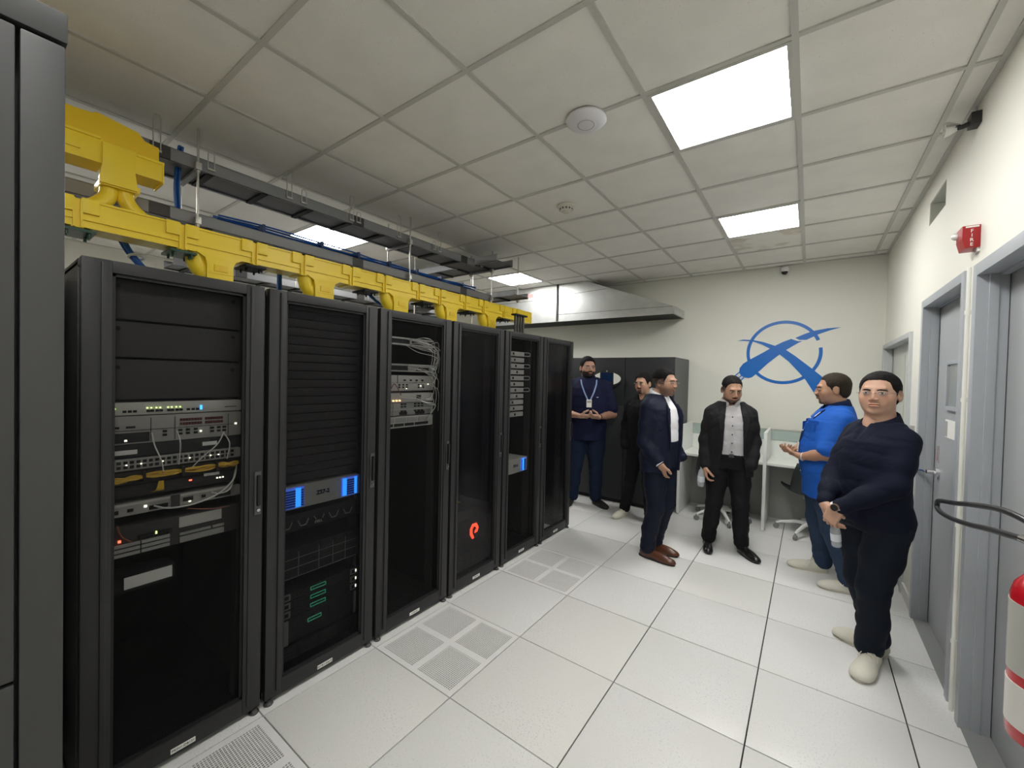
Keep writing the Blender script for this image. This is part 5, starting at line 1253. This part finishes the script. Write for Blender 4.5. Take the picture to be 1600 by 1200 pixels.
# ---- 1 man in the navy jumper, nearest -------------------------------------------------
def navy():
    h = A3(-.005, .285, .945)
    P = person('man in navy polo jumper and clear glasses, nearest the camera, holding a water bottle', (2.335, 2.25), rad(128.1), .997, dict(
        bulk=.97, belly=1.12, sh=.158, skin=(.58, .35, .25), hyaw=rad(33), hpitch=rad(-2), hx=-.004, hy=-.030, hs=1.02, wd=1.07, jowl=1.18, neck=1.18, hz=-.016, glasses='half', brow=1.1, gaze=-.001, fade=(.0, .6),
        hair=dict(g=.007, fh=.080, m='hairb'), trousers='trn', tw=1.12, waist=1.0, shoe=('shoew', 'sole', 2, 1.2), hres=.0030,
        arms=dict(R=dict(e=(.152, .11, 1.06), w=(.045, .255, .925), hand=dict(f=(-.55, .10, -.8), n=(-.35, -.9, .1), side=1, curl=(.35, .45, .3), thumb=(.4, .4))),
                  L=dict(e=(-.178, .065, 1.085), w=(-.055, .265, .925), hand=dict(f=(.38, .12, -.9), n=(.2, -.95, 0), side=-1, curl=(.55, .75, .6), thumb=(.6, .8)))),
        legs=dict(R=dict(k=(.105, -.03, .47), a=(.10, -.14, .10), heel=(.055, -.18), toe=(.285, -.05)), L=dict(k=(-.045, .03, .47), a=(.02, -.02, .10), heel=(.045, -.085), toe=(-.13, .175)), cut=.04)))
    # world-space shoe directions: right foot points left, left foot towards camera
    t, sec, A = P['t'], P['sec'], P['A']
    S_ = SDF(); S_.loft(sec(.022, .83, 1.40, 1.03), .04)
    for q, k in ((1, 'R'), (-1, 'L')):
        a = dict(R=dict(e=(.152, .11, 1.06), w=(.045, .255, .925)), L=dict(e=(-.178, .065, 1.085), w=(-.055, .265, .925)))[k]; P['sleeve'](S_, q, a, (.062, .057, .042), 1.93, .05)
    S_.cone(A((0, .075, 1.44)), A((0, .125, 1.30)), .045, .006, .010, 's'); S_.cone(A((0, -.01, 1.36)), A((0, .005, 1.50)), .066, .088, .004, 's')
    o = S_.mesh('jumper', K['navyk'], t, .0075, fold=FT2)
    collar(P, K['navyk'], 1.430, .084, .040, .75, tilt=.38)
    # watch on the left wrist
    w = A((-.055, .265, .925)); d = nrm(A((.38, .12, -.9))); c = w-d*.012
    u = nrm(np.cross(d, (0, 0, 1))); v = np.cross(d, u)
    wt = MB().tube([tuple(c+(u*math.cos(a)*.033+v*math.sin(a)*.030)) for a in np.linspace(0, 2*PI, 20)[:-1]], .0075, 6, closed=True).build('watch', K['strapw'], t, smooth=True)
    n = nrm(A((-.55, .75, .35))); n = nrm(n-d*(n@d)); MB().tube([tuple(c+n*.030), tuple(c+n*.041)], .021, 20).build('watch_rim', K['rosette'], wt, smooth='auto'); MB().tube([tuple(c+n*.041), tuple(c+n*.0425)], .018, 20).build('watch_face', K['watchf'], wt)
    return P
PN = navy()
bottle('clear water bottle held low by the man in the navy jumper', (2.168, 2.10, .695), (rad(6), rad(-6), 0), .76)
# ---- 2 man in the bright blue shirt -------------------------------------------------------
def blue():
    ar = dict(R=dict(e=(.235, .06, 1.085), w=(.105, .215, 1.025), bare=True, hand=dict(f=(-.8, .5, .05), n=(.1, -.1, 1), side=1, curl=(.45, .7, .5), thumb=(.3, .3))),
              L=dict(e=(-.235, .05, 1.065), w=(-.12, .19, 1.015), bare=True, hand=dict(f=(.8, .55, .1), n=(-.1, -.3, 1), side=-1, curl=(.5, .8, .6), thumb=(.3, .3))))
    P = person('man in bright blue short sleeved shirt and jeans, seen in profile facing left', (2.145, 3.40), rad(101), 1.012, dict(
        lean=(0, -.045), bulk=1.12, belly=1.22, skin=(.42, .235, .15), hyaw=rad(-3), hpitch=rad(2), hx=-.015, hy=-.005, hz=-.034, hs=1.04, wd=1.04, jowl=1.1, neck=1.12, beard='goatee', beardm='beardg', beardcol=(.10, .075, .055), fade=(.02, .4),
        hair=dict(g=.006, fh=.087, m='hairbr', up=.006), trousers='jeans', tw=1.15, waist=.88, shoe=('shoew', 'sole', 1, 1.0),
        arms=ar, legs=dict(R=dict(k=(.12, .02, .47), a=(.13, -.03, .10), heel=(.12, -.07), toe=(.15, .21)), L=dict(k=(-.13, -.02, .47), a=(-.19, -.13, .10), heel=(-.205, -.20), toe=(-.185, .055)), cut=.035)))
    t, sec, A = P['t'], P['sec'], P['A']
    S_ = SDF(); S_.loft(sec(.030, .69, 1.44, 1.12), .04); P['sleeve'](S_, 1, ar['R'], (.068, .074), .88, .05); P['sleeve'](S_, -1, ar['L'], (.068, .074), .88, .05)
    S_.cone(A((0, -.01, 1.40)), A((0, -.0, 1.57)), .066, .08, .004, 's')
    o = S_.mesh('shirt', K['bluesh'], t, .0078, fold=FT2)
    c = collar(P, K['bluelan'], 1.44, .082, .038, .5)
    strip(P, 'placket', K['bluesh'], [(.0, z) for z in np.linspace(1.35, .82, 14)], .032, .026, o, .004)
    for z in (1.33, 1.22, 1.10, .98, .88): p = surf_y(P, 0, z, .026); MB().tube([tuple(p+A((0, .004, 0))), tuple(p+A((0, .010, 0)))], .007, 10).build('button', K['label'], o)
    for q in (-1, 1):
        strip(P, 'chest_pocket', K['bluesh'], [(q*.095+x, 1.225) for x in np.linspace(-.055, .055, 7)], .13, .024, o, .006, .004)
        strip(P, 'pocket_flap', K['bluesh'], [(q*.095+x, 1.295) for x in np.linspace(-.058, .058, 7)], .04, .024, o, .010, .004)
    l = strip(P, 'lanyard', K['bluelan'], [(-.085, 1.41), (-.072, 1.36), (-.045, 1.28), (-.02, 1.20), (.0, 1.12)], .020, .026, t, .008)
    strip(P, 'lanyard', K['bluelan'], [(.085, 1.41), (.072, 1.36), (.045, 1.28), (.02, 1.20), (.0, 1.12)], .020, .026, t, .008)
    strip(P, 'lanyard_print', K['inkwhite'], [(-.078, 1.385), (-.066, 1.345)], .010, .026, l, .011)
    strip(P, 'badge', K['label'], [(0, 1.12), (0, 1.04)], .055, .026, t, .012)
    w = A((-.12, .19, 1.015)); d = nrm(A((.5, .7, 0))); u = nrm(np.cross(d, (0, 0, 1))); v = np.cross(d, u); c = w-d*.01
    MB().tube([tuple(c+(u*math.cos(a)+v*math.sin(a))*.031) for a in np.linspace(0, 2*PI, 18)[:-1]], .005, 6, closed=True).build('bracelet', K['silver'], t, smooth=True)
    return P
PB = blue()
# ---- 3 man in open black blazer, pale shirt --------------------------------------------------
def gray():
    ar = dict(R=dict(e=(.215, -.01, 1.045), w=(.210, .055, .80), hand=dict(f=(-.12, .22, -1), n=(-.9, .1, -.1), side=1, curl=(.35, .6, .5), thumb=(.5, .6))),
              L=dict(e=(-.205, .0, 1.055), w=(-.175, .09, .86), hand=None))
    P = person('man in open black blazer over pale grey shirt, standing in front of the left desk', (1.42, 3.50), rad(-165), 1.0, dict(
        bulk=1.0, belly=1.05, lean=(0, -.01), skin=(.47, .27, .18), hyaw=rad(12), hpitch=rad(17), hroll=rad(0), hs=1.03, wd=1.0, hy=.02, hz=-.044, beard='chin', beardcol=(.05, .03, .022), fade=(-.03, .9), brow=1.1,
        hair=dict(g=.005, fh=.084, m='hairb', side=.03), trousers='trb', tw=1.05, waist=.94, shoe=('shoeb', 'soleb', None, .92),
        arms=ar, legs=dict(R=dict(k=(.12, .03, .46), a=(.155, -.03, .10), heel=(.16, -.10), toe=(.17, .17)), L=dict(k=(-.10, .04, .46), a=(-.12, .02, .10), heel=(-.10, -.04), toe=(-.23, .21)), cut=.035)))
    t, sec, A = P['t'], P['sec'], P['A']; sc = 1.0
    S_ = SDF(); S_.loft(sec(.010, .90, 1.425*sc), .04); S_.cone(A((0, -.01, 1.38)), A((0, 0, 1.53)), .060, .076, .004, 's')
    o = S_.mesh('shirt', K['greysh'], t, .0078, fold=FT)
    collar(P, K['greysh'], 1.437, .080, .038, .45)
    strip(P, 'placket', K['greysh'], [(.0, z) for z in np.linspace(1.32, .955, 10)], .03, .012, o, .003)
    for z in (1.29, 1.21, 1.13, 1.05, .97): p = surf_y(P, 0, z, .012); MB().tube([tuple(p+A((0, .005, 0))), tuple(p+A((0, .011, 0)))], .0065, 10).build('button', K['button'], o)
    S_ = SDF(); S_.loft(sec(.034, .735, 1.425*sc, 1.04), .04); P['sleeve'](S_, 1, ar['R'], (.060, .053, .047), 1.95, .05); P['sleeve'](S_, -1, ar['L'], (.060, .053, .047), 2.05, .05)
    S_.cone(A((0, -.01, 1.38)), A((0, 0, 1.53)), .070, .085, .004, 's')
    zs = np.array([.70, .86, .95, 1.10, 1.25, 1.36, 1.42]); ws = np.array([.115, .098, .088, .082, .076, .062, .058])
    def wedge(X, Y, Z): return np.maximum(np.abs(X+.012)-np.interp(Z, zs, ws), -(Y-.02))
    S_.fn(wedge, (-.3, -.0, .5), (.3, .4, 1.6), 's', .004)
    jo = S_.mesh('blazer', K['blazer'], t, .0078, fold=FT)
    for q in (-1, 1):
        strip(P, 'lapel', K['blazer'], [(q*w_-.012, z) for w_, z in ((.080, 1.375), (.094, 1.32), (.104, 1.27), (.106, 1.255), (.098, 1.18), (.092, 1.10), (.090, 1.0))], [.02, .04, .055, .038, .032, .02, .008], .034, jo, .003, .004)
    bx(-.022, .022, .128, .138, .915, .945).build('belt_buckle', K['darkg'], t)
    return P
PG = gray()
bottle('clear water bottle held at his side by the man in the open black blazer', (1.195, 3.405, .60), (rad(4), rad(3), 0))
# ---- 4 man in navy suit, profile facing right --------------------------------------------
def dark():
    ar = dict(R=dict(e=(.200, -.055, 1.065), w=(.175, .10, .885), hand=dict(f=(-.5, -.05, -.9), n=(-1, .1, .3), side=1, curl=(.2, .3, .2), thumb=(.2, .3))), L=dict(e=(-.215, -.04, 1.06), w=(-.19, .12, .90), hand=None))
    P = person('man in navy suit with open white collar and brown shoes, facing right, hand in pocket', (.94, 2.94), rad(-103), 1.045, dict(
        bulk=1.02, lean=(0, -.025), skin=(.45, .26, .18), hyaw=rad(-3), hpitch=rad(1), hs=1.0, wd=.98, hy=.020, hz=-.062, beard='stubble', glasses='half', fade=(-.035, .9), brow=1.2,
        hair=dict(g=.007, fh=.080, m='hairb', up=.010, side=.036), trousers='suitt', tw=1.10, waist=1.03, shoe=('shoebr', 'soleb', None, .92),
        arms=ar, legs=dict(R=dict(k=(.09, .02, .47), a=(.09, -.05, .10), heel=(.10, -.13), toe=(.06, .20)), L=dict(k=(-.09, .02, .47), a=(-.10, -.08, .10), heel=(-.08, -.16), toe=(-.13, .13)), cut=.035)))
    t, sec, A = P['t'], P['sec'], P['A']
    S_ = SDF(); S_.loft(sec(.012, .94, 1.485), .04); S_.cone(A((0, -.03, 1.41)), A((0, -.02, 1.56)), .058, .074, .004, 's'); o = S_.mesh('shirt', K['whitesh'], t, .0078, fold=FT)
    collar(P, K['whitesh'], 1.44, .073, .036, .6, tilt=.34)
    S_ = SDF(); S_.loft(sec(.036, .80, 1.485, 1.03), .04); P['sleeve'](S_, 1, ar['R'], (.062, .054, .047), 1.86, .05); P['sleeve'](S_, -1, ar['L'], (.062, .054, .047), 1.9, .05)
    S_.cone(A((0, -.03, 1.40)), A((0, -.02, 1.56)), .068, .086, .004, 's')
    zs = np.array([.76, .92, 1.0, 1.15, 1.30, 1.40, 1.45]); ws = np.array([.08, .085, .085, .095, .088, .070, .060])
    S_.fn(lambda X, Y, Z: np.maximum(np.abs(X)-np.interp(Z, zs, ws), -(Y-.01)), (-.3, -.02, .5), (.3, .4, 1.6), 's', .004)
    jo = S_.mesh('suit_jacket', K['suit'], t, .0078, fold=FT)
    for q in (-1, 1): strip(P, 'lapel', K['suit'], [(q*w_, z) for w_, z in ((.088, 1.40), (.104, 1.34), (.116, 1.285), (.118, 1.27), (.110, 1.19), (.104, 1.10), (.10, 1.02))], [.02, .04, .055, .038, .032, .02, .008], .036, jo, .003, .004)
    w = A((.175, .10, .885)); e = A((.215, -.065, 1.065)); d = nrm(w-e); MB().tube([tuple(w-d*.045), tuple(w-d*.005)], .040, 16).build('shirt_cuff', K['whitesh'], t, smooth='auto')
    return P
PD = dark()
# ---- 5 man in black shirt at the back -------------------------------------------------------
def black():
    ar = dict(R=dict(e=(.235, -.02, 1.08), w=(.17, .10, .87), hand=None), L=dict(e=(-.235, -.02, 1.08), w=(-.17, .10, .87), hand=None))
    P = person('man in black shirt with moustache, standing behind the man in the navy suit', (.50, 3.78), rad(168), 1.012, dict(
        bulk=.98, skin=(.47, .27, .18), hyaw=rad(0), hpitch=rad(3), hs=.98, wd=.96, beard='goatee', glasses='half', fade=(.02, .5), hx=.0, hz=-.034,
        hair=dict(g=.010, fh=.080, m='hairb', up=.010), trousers='trb', tw=1.0, waist=1.02, shoe=('shoew', 'sole', 1, .95),
        arms=ar, legs=dict(R=dict(k=(.13, .02, .46), a=(.21, -.0, .10), heel=(.205, -.06), toe=(.225, .20)), L=dict(k=(-.09, .02, .46), a=(-.10, -.02, .10), heel=(-.08, -.10), toe=(-.17, .14)), cut=.05)))
    t, sec, A = P['t'], P['sec'], P['A']
    S_ = SDF(); S_.loft(sec(.020, .80, 1.45), .04); P['sleeve'](S_, 1, ar['R'], (.058, .054, .048), 2.08, .05); P['sleeve'](S_, -1, ar['L'], (.058, .054, .048), 2.08, .05)
    S_.cone(A((0, -.01, 1.38)), A((0, 0, 1.55)), .058, .074, .004, 's'); S_.cone(A((0, .08, 1.43)), A((0, .14, 1.30)), .042, .004, .012, 's')
    S_.mesh('shirt', K['blacksh'], t, .009, fold=FT); collar(P, K['blacksh'], 1.425, .076, .034, .7); return P
PK = black()
# ---- 6 big bearded man in the navy polo ---------------------------------------------------
def polo():
    ar = dict(R=dict(e=(.315, .03, 1.175), w=(.105, .27, 1.155), bare=True, hand=dict(f=(-.95, .25, .02), n=(-.1, -.5, .8), side=1, curl=(.4, .6, .4), thumb=(.5, .5))),
              L=dict(e=(-.315, .02, 1.17), w=(-.12, .27, 1.15), bare=True, hand=dict(f=(.9, .35, .1), n=(.1, -.5, .8), side=-1, curl=(.5, .8, .5), thumb=(.5, .5))))
    P = person('big bearded man in navy short sleeved polo with lanyard badge, beside the far rack', (-.265, 3.92), rad(-150), 1.15, dict(
        bulk=1.18, belly=1.2, sh=.195, skin=(.50, .29, .205), hyaw=rad(14), hpitch=rad(-3), hs=1.08, wd=1.06, jowl=1.12, neck=1.2, beard='full', beardcol=(.014, .010, .009), hz=-.066, hx=.01, glasses='half', fade=(.03, .5),
        hair=dict(g=.008, fh=.078, m='hairb', up=.014), trousers='jeansd', tw=1.2, waist=.98, shoe=('shoedb', 'soleb', None, 1.05),
        arms=ar, legs=dict(R=dict(k=(.13, .02, .50), a=(.16, -.02, .11), heel=(.16, -.10), toe=(.24, .16)), L=dict(k=(-.12, .03, .50), a=(-.13, .0, .11), heel=(-.10, -.08), toe=(-.26, .17)), cut=.05)))
    t, sec, A = P['t'], P['sec'], P['A']
    S_ = SDF(); S_.loft(sec(.024, .84, 1.63, 1.02), .04); P['sleeve'](S_, 1, ar['R'], (.074, .082), .80, .05); P['sleeve'](S_, -1, ar['L'], (.074, .082), .80, .05)
    S_.cone(A((0, -.01, 1.53)), A((0, 0, 1.72)), .070, .09, .004, 's'); o = S_.mesh('polo_shirt', K['polo'], t, .009, fold=FT2)
    collar(P, K['polo'], 1.425, .086, .036, .6)
    for q in (-1, 1): strip(P, 'lanyard', K['lanyard'], [(q*.098, 1.60), (q*.09, 1.54), (q*.06, 1.45), (q*.02, 1.36), (.0, 1.33)], .016, .027, t, .008)
    b = strip(P, 'badge', K['label'], [(0, 1.355), (0, 1.262)], .062, .027, t, .014, .003)
    strip(P, 'badge_photo', K['silver2'], [(0, 1.345), (0, 1.315)], .05, .027, b, .018, .001); strip(P, 'shirt_logo', K['label'], [(-.115, 1.385), (-.09, 1.385)], .008, .026, o, .005)
    w = A((-.12, .27, 1.15)); d = nrm(w-A((-.315, .02, 1.17))); MB().tube([tuple(w-d*.022), tuple(w-d*.004)], .033, 16).build('watch', K['dark'], t, smooth='auto'); return P
PP = polo()
